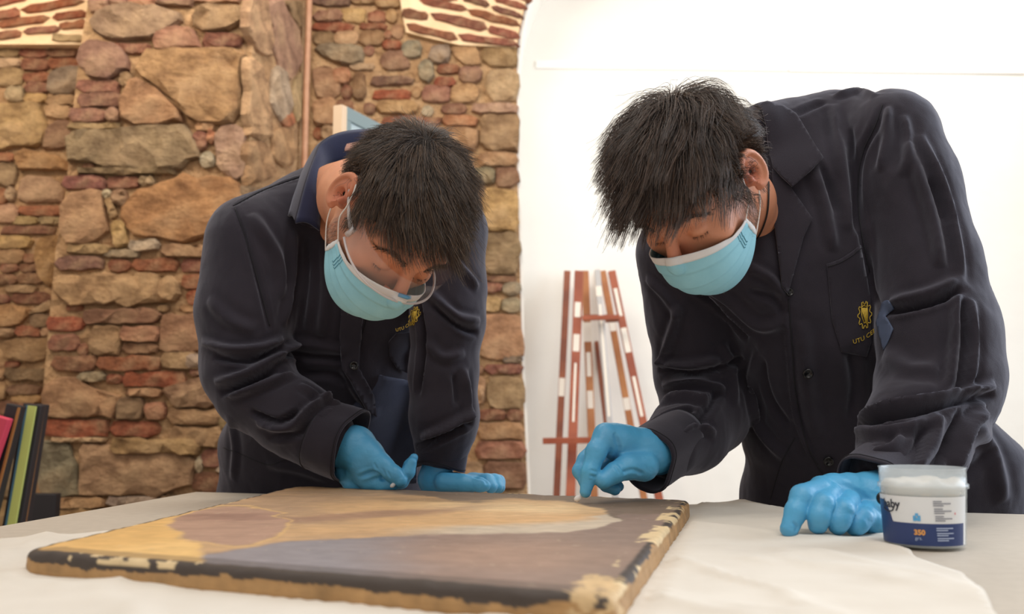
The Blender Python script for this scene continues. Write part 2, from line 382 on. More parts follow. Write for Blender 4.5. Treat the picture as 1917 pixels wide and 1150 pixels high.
place(LST('''
s pink 463,104 482,112 500,165 505,250 484,262 463,244|s cream 462,2 494,2 508,60 504,108 480,92 463,60|s pink 499,2 530,2 556,60 562,110 540,158 516,112
s white 511,122 534,132 544,200 524,228 506,190|s cream 548,160 562,140 563,222 552,226|s tan 509,246 544,236 552,300 532,314 505,290|s orange 522,200 545,212 548,232 528,236|s dol 534,4 560,4 562,50 554,52
s tan 464,262 500,272 515,330 464,345|s olive 463,352,550,420|s tan 463,425,552,500'''), side_px, side_n, pf, .014, .014)
place(LST('''
b mauve 588,-2,656,12|s olive 660,-2,702,9|s tan 704,-4,748,17|s mauve 588,23,640,42|s gold 641,17,684,42|b ored 586,45,662,59|s brown 588,62,626,85|s cream 628,60,670,85|s brown 674,60,720,85|s red 690,24,722,44|b red 676,46,722,56|s gold 724,20,743,42
s grey 592,86 620,84 676,89 684,110 668,122 640,122 602,106|b red 722,60,732,76|b ored 718,79,750,93|s grey 754,80,788,108|s grey 806,88,841,118|s grey 784,122 796,115 810,120 812,146 802,155 786,148
s brown 712,122 722,99 756,97 766,128 732,134|s tan 845,91 894,90 899,120 872,122 852,106|s tan 900,93 967,93 964,128 912,122
b mauve 696,145,774,161|b ored 699,170,768,187|b red 820,123,858,138|b ored 814,147,850,163|s brown 861,128,901,156|s cream 908,134 966,131 968,188 916,190|s tan 846,160,893,193|s pbr 792,162,842,192
s peach 586,130 622,128 638,156 634,184 590,182|s pbr 626,130,656,158|s brown 662,138,683,186|b red 641,162,658,186|s tan 587,187,630,236|s olive 604,238,628,262|s gold 706,190,782,213|b red 714,221,826,237|b pbr 682,196,702,213|b pbr 828,196,872,214|s pink 886,197,968,212
s pbr 830,217,892,237|s olive 899,218 969,216 970,281 905,283|s tan 800,241,894,284|s olive 700,241,796,284|s tan 588,270,690,340
s tan 897,287,968,312|s dgrey 888,315,926,345|s brown 928,316,969,350|s gold 903,357,969,432|s tan 800,290,890,350|s olive 905,438,970,512|s olive 820,360,898,440|s tan 820,446,900,515
b red 900,532,939,547|s grey 942,530,973,553|s tan 903,557,936,584|s grey 940,559,973,585|s peach 903,592 972,590 976,668 900,670|s dgrey 944,668,976,679|b dred 910,682,977,700|b pbr 888,684,904,699
s olive 912,708,979,764|s tan 888,708,907,756|b red 893,768,945,786|b dred 950,768,978,786|s tan 893,793,981,822|s pbr 890,828,983,860|s brown 906,866 984,866 986,915 910,915|s tan 860,866,902,915
s olive 890,925,984,980|s tan 800,870,885,940|s olive 780,520,896,600|s tan 780,610,896,700|s tan 590,350,800,420|s olive 590,430,770,520|s tan 590,530,770,620'''), pl_(YR), NF, wall_back, .026, .02)
place(LST('''
l red 790,2,870,17,12|l dred 870,-4,911,9,10|l dred 757,25,797,31,15|l red 811,29,908,52,15|l red 881,23,969,45,12|l dred 925,16,974,31,9|l red 765,49,853,71,12|l red 863,69,965,83,12|l red 918,55,966,67,13|l red 930,-1,979,13,9
l red 760,-16,850,-2,12|l dred 860,-24,950,-6,11|l red 955,-14,990,-2,9|l red 770,-40,880,-24,12|l red 890,-44,1004,-22,12|l dred 760,-62,860,-48,12|l red 870,-70,1010,-46,12'''), pl_(YR-.03), NF, arch, .012, .012)
# small stones packed into the joints that are left
def filler(poly_region, proj, n, parent, count, ds):
    xs = [p[0] for p in poly_region]; ys = [p[1] for p in poly_region]; done = 0
    for _ in range(6000):
        if done >= count: break
        w = RNG.uniform(14, 60); h = RNG.uniform(9, 24); x = RNG.uniform(min(xs), max(xs)-w); y = RNG.uniform(min(ys), max(ys)-h)
        if not all(pt_in_poly(a, b, poly_region) for a, b in ((x, y), (x+w, y), (x, y+h), (x+w, y+h))): continue
        g = OCC[int((y+100)/4):int((y+h+100)/4)+1, int((x+100)/4):int((x+w+100)/4)+1]
        if g.any(): continue
        k = 'b' if RNG.random() < .22 else 's'
        c = ['red', 'pbr', 'ored'][RNG.integers(3)] if k == 'b' else ['tan', 'olive', 'cream', 'brown', 'peach', 'tan', 'white'][RNG.integers(7)]
        piece(k, bx(x, y, x+w, y+h), c, proj, n, parent, ds*RNG.uniform(.5, 1)); done += 1
filler([(0, 86), (128, 86), (126, 240), (118, 350), (98, 470), (84, 600), (74, 740), (70, 930), (0, 930)], pl_(YL), NF, wall_left, 60, .02)
filler([(172, 2), (456, 2), (456, 930), (84, 930), (90, 740), (104, 600), (116, 470), (134, 350), (143, 240), (160, 90)], pl_(YP), NF, pier, 90, .024)
filler([(585, 2), (748, 2), (760, 80), (966, 95), (972, 500), (984, 915), (895, 915), (895, 520), (800, 300), (585, 300)], pl_(YR), NF, wall_back, 70, .02)

# plainer courses where the walls run on beyond the photograph
def courses(x0, x1, y0, y1, proj, n, parent, ds):
    y = y0
    while y < y1-12:
        h = RNG.uniform(26, 62); h = min(h, y1-y); x = x0+RNG.uniform(-10, 0); brk = RNG.random() < .3
        if brk: h = min(h, 24)
        while x < x1-20:
            w = RNG.uniform(60, 100) if brk else RNG.uniform(50, 150); w = min(w, x1-x)
            if w > 18: piece('b' if brk else 's', bx(x+3, y+3, x+w-3, y+h-3), (['red', 'pbr', 'ored'] if brk else ['tan', 'olive', 'peach', 'brown', 'tan', 'cream'])[RNG.integers(3 if brk else 6)], proj, n, parent, ds*RNG.uniform(.7, 1.2))
            x += w
        y += h
courses(-520, -100, 86, 1180, pl_(YL), NF, wall_left, .024)
courses(66, 455, 1004, 1225, pl_(YP), NF, pier, .028)
courses(590, 982, 984, 1165, pl_(YR), NF, wall_back, .024)
courses(590, 776, 624, 980, pl_(YR), NF, wall_back, .024)
for r_ in range(5):
    for c_ in range(5): piece('b', bl(-480+c_*88+(r_ % 2)*40, 70-r_*28, -402+c_*88+(r_ % 2)*40, 62-r_*28, 12), 'ored', pl_(YL-.06), NF, vault, .012)

# ------------------------------------------------------------------ table, sheet
TL = T(366, 921); TR = T(1917, 963); dback = TR-TL
TRr = TL + dback*1.25
dl = T(0, 985)-TL; NLc = TL + dl*(1.62/abs(dl[1])); NRc = NLc + (TRr-TL)*.95
NLc[1] = max(NLc[1], .3); NRc[1] = max(NRc[1], .2) if False else NRc[1]
table = thing('work_table', 'wide beige grey work table under the painting, partly covered with white sheet', 'table', (0, 1.1, 0))
top = [TL, TRr, np.array([TRr[0]-.05, .25, .75]), np.array([NLc[0], .32, .75])]
V = top + [p-np.array([0, 0, .028]) for p in top]
tt = obj('table_top', mesh('table_top', V, [(3, 2, 1, 0), (4, 5, 6, 7), (0, 1, 5, 4), (1, 2, 6, 5), (2, 3, 7, 6), (3, 0, 4, 7)], False), M['table'], table)
bv = tt.modifiers.new('bevel', 'BEVEL'); bv.width = .003; bv.segments = 2
cen = np.mean(top, 0)
for p in top:
    q = p+(cen-p)*.1; bar('leg', (q[0], q[1], .722), (q[0], q[1], 0), .045, .045, M['metal'], table)
for i in range(4):
    p, q = top[i]+(cen-top[i])*.1, top[(i+1) % 4]+(cen-top[(i+1) % 4])*.1
    bar('apron', (p[0], p[1], .695), (q[0], q[1], .695), .05, .022, M['metal'], table, upref=(0, 0, 1))
# sheet of soft white cloth
sheet_px = [(-260, 1075), (0, 1012), (150, 1002), (330, 985), (560, 965), (1000, 955), (1300, 945), (1395, 941), (1500, 962), (1560, 985), (1650, 1010), (1720, 1048), (1800, 1075), (1835, 1115), (1870, 1160), (1900, 1230), (1000, 1350), (-600, 1350)]
sp3 = np.array([T(x, y)[:2] for x, y in sheet_px])
ins = []
gx = np.arange(sp3[:, 0].min(), sp3[:, 0].max(), .008); gy = np.arange(max(.36, sp3[:, 1].min()), sp3[:, 1].max(), .008)
spl = [tuple(p) for p in sp3]
for x in gx:
    for y in gy:
        if pt_in_poly(x, y, spl): ins.append((x, y))
bd = []
for i in range(len(sp3)):
    a, b2 = sp3[i], sp3[(i+1) % len(sp3)]; n_ = max(1, int(np.linalg.norm(b2-a)/.012))
    for t in range(n_): bd.append(a+(b2-a)*t/n_)
bd = np.array(bd); bd += (np.stack([fbm(np.c_[bd*14, np.zeros(len(bd))]), fbm(np.c_[bd*14, np.ones(len(bd))*9])], 1)-.5)*.012
nb = len(bd)
allp = [Vector(p) for p in bd] + [Vector(p) for p in ins]
r = delaunay_2d_cdt(allp, [(i, (i+1) % nb) for i in range(nb)], [], 1, 1e-5)
q = np.array([(v.x, v.y) for v in r[0]])
wr = np.c_[q[:, 0]*7+q[:, 1]*3, q[:, 1]*3-q[:, 0]*2, np.zeros(len(q))]
rid = 1-np.abs(2*fbm(wr*1.3, 3)-1)*2.2
hz = .7512+.0055*np.clip(rid, 0, 1)**3+.003*fbm(np.c_[q*9, np.zeros(len(q))], 3)
hz = np.where(q[:, 1] < .36, .7512, hz)
under = [tuple(T(a, b)[:2]) for a, b in ((0, 1062), (545, 905), (1310, 928), (1170, 1178))]
cu = np.mean(under, 0); under = [tuple(cu+(np.array(p)-cu)*1.03) for p in under]
for i_ in range(len(q)):
    if pt_in_poly(q[i_][0], q[i_][1], under): hz[i_] = .7506
sheet = obj('cloth_sheet', mesh('cloth_sheet', np.c_[q, hz], r[2]), add_noise(nm('white_sheet', (226, 219, 208), .85), 14, .5, (216, 208, 196), .25, 80, dist=.002))
tag(sheet, 'creased off-white protective sheet spread on the table under the painting', 'sheet')
sheet.modifiers.new('solid', 'SOLIDIFY').thickness = .0008

# ------------------------------------------------------------------ the painting, a thick panel
SZ = .774
corn = [T(38, 1031, SZ), T(552, 910, SZ), T(1292, 936, SZ), T(1150, 1118, SZ)]
def rounded_quad(c, rad, per):
    out = []
    n = len(c)
    for i in range(n):
        p, a, b = c[i], c[i-1], c[(i+1) % n]
        da = (a-p)/np.linalg.norm(a-p); db = (b-p)/np.linalg.norm(b-p); r_ = rad[i]
        A, B = p+da*r_, p+db*r_
        for t in np.linspace(0, 1, 14): out.append((1-t)**2*A+2*t*(1-t)*p+t*t*B)
        nxt = c[(i+1) % n]; e = (p-nxt)/np.linalg.norm(p-nxt); B2 = nxt+e*rad[(i+1) % n]
        for t in np.linspace(0, 1, per+2)[1:-1]: out.append(B+(B2-B)*t)
    return np.array(out)
ol = rounded_quad(corn, [.022, .045, .03, .02], 170); NO = len(ol)
cx = ol.mean(0)
nrm = np.roll(ol, -1, 0)-np.roll(ol, 1, 0); nrm = np.stack([nrm[:, 1], -nrm[:, 0], 0*nrm[:, 0]], 1); nrm /= np.linalg.norm(nrm, axis=1)[:, None]
if np.sum((ol-cx)*nrm) < 0: nrm = -nrm
V = []; rings = []
R_ = .0075
prof = [(.001, -.0232), (.0012, -.0218), (.0015, -.020), (.0013, -.0185), (.001, -.017), (.001, -.0155), (.0006, -.014), (.0004, -.0125), (0, -.011), (0, -.0098), (0, -.0086), (0, -.0075)]
for a in np.linspace(0, PI/2, 6)[1:]: prof.append((-R_*(1-math.cos(a)), -R_*(1-math.sin(a))))
for o_, z in prof:
    p = ol+nrm*o_; p[:, 2] = SZ+z
    nz = fbm(np.c_[p*60]+3, 4)-.5
    amp = .004 if z < -.002 else .0018
    p = p+nrm*(nz*amp)[:, None]; p[:, 2] += (fbm(p*45+11, 3)-.5)*(.003 if z > -.02 else 0)*np.clip((z+.02)/.01, 0, 1)
    V.append(p)
last = V[-1]
K = 130
for k in range(1, K+1):
    s = 1-(k/K)**.9
    p = cx+(last-cx)*s; p[:, 2] = SZ+(last[:, 2]-SZ)*max(0, 1-k*.35)+(fbm(p*50, 3)-.5)*.0007; V.append(p)
nr = len(V); VV = np.concatenate(V)
Fq = []
for i in range(nr-1):
    j = np.arange(NO); j2 = (j+1) % NO
    Fq.append(np.stack([i*NO+j, i*NO+j2, (i+1)*NO+j2, (i+1)*NO+j], 1))
Fq = np.concatenate(Fq)
pm = mesh('painting', VV, Fq)
# colours of the paint, from regions of the picture surface
px = pix(np.c_[VV[:, :2], np.full(len(VV), SZ)])
wx = px[:, 0]+(fbm(VV*22, 4)-.5)*46; wy = px[:, 1]+(fbm(VV*22+5, 4)-.5)*12
ROT = np.array([[.61, .35, -.71], [-.55, .83, -.06], [.57, .43, .70]])
def C(*c): return np.array(lin(c)[:3])
cols = np.tile(C(128, 104, 78), (len(VV), 1))
def sstep(a, b, x): t = np.clip((x-a)/(b-a), 0, 1); return t*t*(3-2*t)
def mixc(mask, c):
    global cols
    cols = cols*(1-mask[:, None])+np.array(c)*mask[:, None]
def ell(cx_, cy_, rx, ry, soft=.12, slope=0):
    d = np.sqrt(((wx-cx_)/rx)**2+((wy-cy_-slope*(wx-cx_))/ry)**2); return 1-sstep(1-soft, 1+soft, d)
mixc(np.ones(len(wx)), C(104, 86, 72))
yT = np.interp(wx, [560, 640, 720, 800, 840, 880, 960, 1050, 1110, 1150, 1165], [908, 914, 922, 927, 937, 939, 934, 938, 950, 968, 990])
yB = np.interp(wx, [340, 385, 430, 520, 650, 800, 950, 1050, 1110, 1150, 1170], [1052, 1037, 1030, 1018, 1010, 1004, 1001, 995, 987, 975, 962])
mixc(np.ones(len(wx)), C(180, 142, 98))
mixc(fbm(VV*np.array([5, 30, 1]), 4) > .52, C(166, 132, 96))
mixc(ell(600, 945, 170, 20, .5, .03)*.7, C(158, 126, 96))
mixc(ell(880, 962, 270, 34, .3, .02), C(194, 152, 100))
mixc(ell(960, 950, 160, 10, .7, .02)*.7, C(214, 184, 134))
mixc(ell(640, 968, 260, 7, .6, -.07)*.75, C(140, 104, 84))
mixc(ell(830, 936, 110, 5, .6, .03)*.6, C(134, 108, 80))
mixc(ell(750, 990, 330, 9, .7, -.05)*.5, C(204, 158, 100))
mixc(sstep(-22, -12, wy-yB)*sstep(680, 900, wx), C(186, 168, 144))
mixc(1-sstep(-2.5, 2.5, wy-yT), C(116, 96, 78))
mixc(sstep(1150, 1166, wx+(wy-965)*.4)*(1-sstep(990, 1000, wy)), C(116, 96, 78))
low2 = sstep(-2.5, 2.5, wy-yB)
mixc(low2, C(140, 114, 100))
mixc(low2*(1-sstep(600, 860, wx))*.9, C(130, 124, 128))
mixc(low2*ell(1000, 1040, 200, 26, .6)*.5, C(158, 122, 98))
mixc(low2*sstep(950, 1150, wx)*.35, C(108, 90, 76))
bx_ = np.interp(wy, [905, 950, 965, 985, 1005, 1015, 1028, 1050], [420, 372, 340, 322, 332, 350, 374, 384])
yel = 1-sstep(-8, 8, wx-bx_)
mixc(yel, C(206, 160, 84))
mixc(yel*(1-ell(230, 1000, 200, 26, .4, -.12))*.4, C(222, 182, 110))
mixc(ell(430, 984, 106, 36, .06), C(162, 126, 104))                  # rosy oval
mixc(ell(432, 967, 100, 6, .5)*.6, C(128, 92, 78))
mixc((np.abs(np.sqrt(((wx-430)/108)**2+((wy-984)/37)**2)-1.03) < .035)*.6, C(200, 160, 96))
mott = fbm(VV*70, 5); cols *= (1.05+.4*mott)[:, None]
lum = cols.mean(1)[:, None]; cols = cols*.86+lum*.14; streak = fbm(VV*np.array([30, 160, 1])+7, 4); cols *= (.85+.3*streak)[:, None]
flk = (fbm(VV*120+31, 3) > .82)*.4; mixc(flk, C(206, 188, 158))
# the worn sides: dark paint above, bare tan ground below, cream where the edge has chipped
ring = np.repeat(np.arange(nr), NO); jj = np.tile(np.arange(NO), nr)
z = VV[:, 2]-SZ; sidem = ring < 17
along = fbm(VV@ROT*17+2, 5); fine = fbm(VV*120, 3)
dark = C(72, 62, 56); tan = C(172, 134, 88); crm = C(222, 196, 152)
lim = -.0085-.016*(along-.38)+.006*(fine-.5)
right = (nrm[jj, 0] > .5)
lim = np.where(right, lim+.008, lim)
sc = np.where((z > lim)[:, None], dark, tan*(.45+.5*fine+.62*fbm(VV*38+60, 5))[:, None])
chip = (fbm(VV@ROT*21+40, 6)+.35*(fine-.5)+.2*(mott-.5) > np.where(right, .50, .66)) & (z > -.007)
sc = np.where(chip[:, None], crm*(.75+.4*fine)[:, None], sc)
cols = np.where(sidem[:, None], sc, cols)
# paint also worn through just inside the edge
inner = (ring >= 17) & (ring < 23); dk = inner & ~right
cols = np.where((dk & (nrm[jj, 1] < -.3))[:, None], cols*.55+dark*.45, cols)
ch2 = (ring >= 17) & (ring < 21) & right & (fbm(VV@ROT*21+40, 6)+.35*(fine-.5)+.2*(mott-.5) > .53)
cols = np.where(ch2[:, None], crm*(.75+.4*fine)[:, None], cols)
cpx = np.hypot(px[:, 0]-1125, (px[:, 1]-1098)*1.6)
cols = np.where(((cpx+90*(fine-.5)+110*(along-.5) < 34) & (ring < 26) & (fbm(VV*90+12, 3) > .36))[:, None], crm*(.62+.5*fine)[:, None]*np.array([1, .92, .85]), cols)
set_cols(pm, np.clip(cols, 0, 1))
painting = obj('painting', pm, attr_mat('old_paint', .62, bump=.35, bscale=220, dist=.0015))
tag(painting, 'thick old painted panel with yellow and tan shapes and chipped edges, lying on table', 'painting')

# ------------------------------------------------------------------ plastic tub
tc_ = T(1731, 1035); tc_ = P(1731, 1000, tc_[1]+.046); tcz = .7535
M['clear'] = nm('clear_plastic', (226, 236, 242), .2, Alpha=.34)
M['filler'] = add_noise(nm('white_paste', (240, 234, 224), .6), 40, .4, (230, 220, 205), .5, 90, dist=.004)
tub = thing('plastic_tub', 'clear plastic tub of white paste with dark blue label band, beside the fist', 'tub', (tc_[0], tc_[1], tcz))
cb = np.array([tc_[0], tc_[1], tcz])
def rad_at(z): return .0475+.0035*z/.07
lathe('tub_wall', [(0, .0), (.0455, 0), (.0475, .002), (rad_at(.07), .070), (.0535, .0705), (.0535, .0755), (.0512, .076), (.0512, .094), (.0525, .0955), (.0505, .0955), (.0498, .0945), (.0495, .072), (.0455, .003), (0, .003)], cb, M['clear'], tub, 72)
pv = []; 
prof = [(0, .0035), (.0445, .0036), (.0492, .066), (.0488, .074), (.044, .079), (.036, .076), (.02, .066), (.008, .064), (0, .065)]
pst = lathe('paste', prof, cb, M['filler'], tub, 48)
for v in pst.data.vertices:
    if v.co.z > cb[2]+.06:
        v.co.z += (fbm(np.array([[v.co.x*80, v.co.y*80, 3]]), 3)[0]-.4)*.014
M['navy'] = nm('navy_print', (38, 58, 110), .4); M['label'] = nm('white_label', (226, 228, 230), .45); M['greyprint'] = nm('grey_print', (140, 142, 152), .5); M['lightprint'] = nm('pale_print', (170, 185, 215), .5)
M['orangeprint'] = nm('orange_print', (226, 160, 84), .5); M['blueprint'] = nm('blue_print', (92, 170, 220), .5); M['blackprint'] = nm('black_print', (46, 48, 60), .5)
th0 = math.atan2(-cb[1], -cb[0])             # towards the camera
def tubp(xp, zz, off):                        # xp: metres of arc to the right of the camera-facing line
    r_ = rad_at(zz)+off; a = th0+xp/.0495; return (cb[0]+r_*math.cos(a), cb[1]+r_*math.sin(a), cb[2]+zz)
def tub_patch(name, x0, x1, z0, z1, mat, off, nx=40, topf=None, parent=None):
    V = []; F = []
    for i in range(nx+1):
        x = x0+(x1-x0)*i/nx; zt = z1 if topf is None else topf(x)
        V += [tubp(x, z0, off), tubp(x, zt, off)]
    for i in range(nx): F.append((2*i, 2*i+2, 2*i+3, 2*i+1))
    return obj(name, mesh(name, V, F), mat, parent or tub)
lab = tub_patch('label', -.085, .060, .004, .062, M['label'], .0004, 90, lambda x: .062+.0*x)
def btop(x): return .030 if x > -.040 else .030+.026*min(1, ((-.040-x)/.014))**.6
tub_patch('label_band', -.085, .054, .0035, .03, M['navy'], .0007, 90, btop, lab)
def text_mesh(s, size, bold=0.0):
    cu = bpy.data.curves.new('t', 'FONT'); cu.body = s; cu.size = size; cu.offset = bold; cu.resolution_u = 3
    to = bpy.data.objects.new('t', cu); COL.objects.link(to)
    dg = bpy.context.evaluated_depsgraph_get(); dg.update()
    me = bpy.data.meshes.new_from_object(to.evaluated_get(dg)); bpy.data.objects.remove(to); bpy.data.curves.remove(cu)
    return me
def tub_text(s, x, zz, size, mat, off=.0011, bold=0):
    me = text_mesh(s, size, bold)
    for v in me.vertices:
        v.co = Vector(tubp(x+v.co.x, zz+v.co.y, off))
    me.name = 'lettering'; o = obj('lettering', me, mat, lab); o['kind'] = 'stuff'; return o
tub_text('baby', -.0545, .047, .0145, M['blackprint'], bold=.0003)
arcp = [tubp(-.055+.021*t, .0455-.0035*math.sin(t*PI)+.006*max(0, (t-.8)/.2), .0012) for t in np.linspace(0, 1, 20)]
tube('label_swoosh', arcp, .0008, M['blackprint'], lab, 5)
tub_text('350', -.012, .0165, .0085, M['orangeprint'], bold=.0004)
tub_text('grs.', -.011, .0105, .006, M['lightprint'])
k0 = 0
for col_, x0, z0, rows, mt in (('g', .0105, .0575, 3, 'greyprint'), ('g', .0115, .0485, 3, 'greyprint'), ('g', .0125, .0395, 3, 'greyprint'), ('l', .0135, .0255, 2, 'lightprint'), ('l', .014, .0195, 2, 'lightprint'), ('l', .0145, .0135, 2, 'lightprint')):
    for r_ in range(rows):
        w_ = [.010, .021, .012][r_] if rows == 3 else [.021, .014][r_]
        tub_patch('print_line', x0, x0+w_, z0-r_*.0025-.0013, z0-r_*.0025, M[mt], .0012, 6, parent=lab)
for (x, z_) in ((-.008, .0405), (-.0105, .0375), (-.0055, .0378), (-.008, .0350), (-.0105, .0345), (-.0055, .0345)):
    tub_patch('print_mark', x-.0017, x+.0017, z_-.0017, z_+.0017, M['blueprint'], .0012, 4, parent=lab)
tub_patch('print_mark', .037, .0385, .041, .0435, nm('red_print', (220, 120, 130), .5), .0012, 2, parent=lab)

tub.scale = (.945,)*3
# ------------------------------------------------------------------ folded easels against the white wall
W1 = add_noise(nm('easel_wood_red', (166, 88, 58), .5), 9, .3, (140, 68, 44)); W2 = add_noise(nm('easel_wood_amber', (184, 122, 72), .5), 9, .3, (160, 98, 56)); W3_ = nm('pale_paint_wear', (232, 222, 208), .6)
M['alu'] = nm('aluminium_rail', (176, 172, 170), .4, Metallic=.3); W4 = add_noise(nm('easel_wood_brown', (150, 82, 50), .5), 9, .3, (120, 62, 40))
def easel(label, sx, Y0, bars, cross, patches):
    base = P(sx, 1300, Y0); t = thing('folding_easel', label, 'easel', (base[0], Y0, 0), 'folded easels leaning on the white wall')
    for (xa, ya, xb, yb, w_, mt, dY) in bars:
        a = P(xa, ya, Y0+.17+dY); b = P(xb, yb, Y0+dY); d = (b-a)/np.linalg.norm(b-a); L = a[2]/max(1e-6, -d[2]); bb = a+d*(L-.004)
        o = bar('leg', a, bb, w_, .022, mt, t)
    for (xa, ya, xb, yb, w_, mt, dY) in cross: bar('crossbar', P(xa, ya, Y0+dY), P(xb, yb, Y0+dY), w_, .03, mt, t, upref=(0, 1, 0))
    for (xa, ya, xb, yb, w_, dY, k) in patches:
        xt, yt, xe, ye, _, _, d2 = bars[k]; 
        f = lambda y_: P(xt+(xe-xt)*(y_-yt)/(ye-yt), y_, Y0+d2+.17*(1-(y_-yt)/(ye-yt))-.0125)
        a, b = f(ya), f(yb); bar('worn_patch', a, b, w_, .003, W3_, t, bevel=0)
    return t
easel('rear left folded easel, brown legs with amber middle post, leaning on the white wall', 1075, 4.26, [(1062, 508, 1042, 925, .030, W4, .03), (1095, 508, 1112, 925, .034, W2, .04)], [(1093, 594, 1150, 594, .022, W4, .02)], [(1065, 708, 1065, 742, .026, 0, 0), (1100, 604, 1100, 640, .040, 0, 1), (1103, 732, 1103, 765, .026, 0, 1), (1105, 660, 1105, 705, .020, 0, 1)])
easel('front folded easel with red legs, grey metal rail and a low crossbar, against white wall', 1095, 4.16, [(1084, 508, 1068, 925, .040, W1, 0), (1145, 508, 1232, 925, .034, W1, .02), (1118, 506, 1152, 925, .026, M['alu'], -.02)], [(1016, 826, 1130, 824, .026, W1, -.04), (1090, 596, 1160, 594, .02, W1, .05)],
      [(1083, 566, 1083, 594, .026, 0, 0), (1080, 626, 1080, 658, .028, 0, 0), (1076, 680, 1072, 790, .010, 0, 0), (1150, 540, 1158, 592, .016, 0, 1), (1163, 614, 1172, 660, .026, 0, 1), (1180, 705, 1195, 780, .014, 0, 1), (1122, 536, 1122, 555, .026, 0, 2), (1125, 570, 1140, 780, .012, 0, 2)])
easel('slender folded easel with amber leg behind the metal rail, against the white wall', 1150, 4.36, [(1128, 508, 1204, 925, .030, W2, 0), (1116, 640, 1150, 925, .02, W4, .03)], [(1133, 600, 1165, 598, .02, W4, -.02)], [(1136, 596, 1140, 620, .028, 0, 0), (1152, 745, 1160, 768, .028, 0, 0)])

# ------------------------------------------------------------------ framed board behind the left man
Q = [P(634, 197, 3.05), P(634, 600, 3.05)]
fa = P(637, 199, 3.05); dirx = np.array([.40, .92, 0]); dirx /= np.linalg.norm(dirx)
fb = thing('framed_board', 'pale blue framed board standing edge-on behind the left man', 'board', (fa[0], fa[1], 0))
Hh = fa[2]
wdt = .36
def fbp(s, z): return np.array([fa[0], fa[1], 0])+dirx*s+np.array([0, 0, z])
fn = np.cross(dirx, (0, 0, 1))
M['fr1'] = nm('pale_wood_frame', (214, 186, 156), .6); M['fr2'] = nm('grey_blue_edge', (120, 136, 138), .6); M['pan'] = nm('pale_blue_panel', (176, 192, 196), .5)
v, f = box_geo(fbp(wdt/2, Hh/2), (wdt, .018, Hh-.04), np.stack([dirx, fn, (0, 0, 1)], 1)); obj('panel', mesh('panel', v, f, False), M['pan'], fb)
for (a, b, mt, w_) in ((fbp(0, 0), fbp(0, Hh), M['fr1'], .03), (fbp(wdt, 0), fbp(wdt, Hh), M['fr2'], .03)):
    bar('frame_rail', a, b, w_, .035, mt, fb, upref=tuple(fn))
bar('frame_rail', fbp(.015, Hh-.02), fbp(wdt, Hh-.02), .045, .032, M['fr2'], fb, upref=tuple(fn)); bar('frame_rail', fbp(.03, .5), fbp(.03, Hh-.03), .03, .030, M['fr2'], fb, upref=tuple(fn))

# ------------------------------------------------------------------ boards leaning at the far left
def lean_board(label, xt, yt, xb, yb, wpx, Y, mat, edge=None, D=.5, rel=.035):
    a = P(xt, yt, Y+.0); b = P(xb, yb, Y-.0); d = b-a; b = a+d*(a[2]/-d[2])*.999; a[1] = Y
    w_ = wpx/FPX*Y
    t = thing('leaning_board', label, 'board', (b[0], Y, 0), 'boards leaning by the stone pier')
    ax = (b-a)/np.linalg.norm(b-a); u = np.cross(ax, (0, 1, 0)); u /= np.linalg.norm(u)
    bar('board', a+np.array([0, D/2, .0]), b+np.array([0, D/2, .006]), w_, D, mat, t, bevel=.003)
    if edge:
        for (off, wf, em) in edge:
            bar('edge_strip', a+u*off*w_+np.array([0, -.003, -.005]), b+u*off*w_+np.array([0, -.003, .02]), w_*wf, .008, em, t, bevel=0)
    return t
M['blk'] = nm('black_board', (32, 28, 32), .55); M['pnk'] = nm('crimson_canvas', (196, 60, 84), .6); M['lime_e'] = nm('yellow_green_edge', (190, 196, 110), .6); M['blue_e'] = nm('blue_edge', (70, 110, 130), .6); M['or_e'] = nm('orange_brown_edge', (150, 100, 50), .6)
lean_board('crimson faced board leftmost of those leaning below the stone wall', -30, 772, -100, 980, 95, 2.62, M['pnk'], D=.03)
lean_board('plain black board leaning next to the crimson one', 26, 758, -30, 980, 30, 2.66, M['blk'], [(.38, .12, M['or_e'])], D=.03)
lean_board('black board with yellow green and blue stripe down its edge', 60, 757, 22, 980, 34, 2.74, M['blk'], [(.06, .44, M['lime_e']), (-.22, .12, M['blue_e'])] , D=.03)
lean_board('black board with ochre edge leaning nearest the stone pier', 76, 757, 40, 980, 18, 2.8, M['blk'], [(.36, .3, M['or_e'])], D=.03)
lean_board('low dark board behind the ochre edged one by the stone pier', 74, 925, 70, 990, 60, 3.2, M['blk'], D=.04)
# ================================================================== people
# ---- signed-distance modelling: shapes are blended in a field and meshed once, so every body is one continuous surface
def smin(a, b, k):
    h = np.clip(.5+.5*(b-a)/k, 0, 1); return b*(1-h)+a*h-k*h*(1-h)
def smax(a, b, k): return -smin(-a, -b, k)
def cone(p, a, b, ra, rb):
    a = np.asarray(a, float); b = np.asarray(b, float); ab = b-a
    t = np.clip((p-a)@ab/max(ab@ab, 1e-12), 0, 1)
    return np.linalg.norm(p-a-t[:, None]*ab, axis=1)-(ra+(rb-ra)*t)
def chain(p, pts, k=.02):
    """pts: list of (xyz, r)"""
    d = None
    for (a, ra), (b, rb) in zip(pts[:-1], pts[1:]):
        c = cone(p, a, b, ra, rb); d = c if d is None else smin(d, c, k)
    return d
def ellip(p, c, r, R=None):
    q = p-np.asarray(c, float)
    if R is not None: q = q@R
    r = np.asarray(r, float); k0 = np.linalg.norm(q/r, axis=1); k1 = np.linalg.norm(q/(r*r), axis=1)
    return k0*(k0-1)/np.maximum(k1, 1e-9)
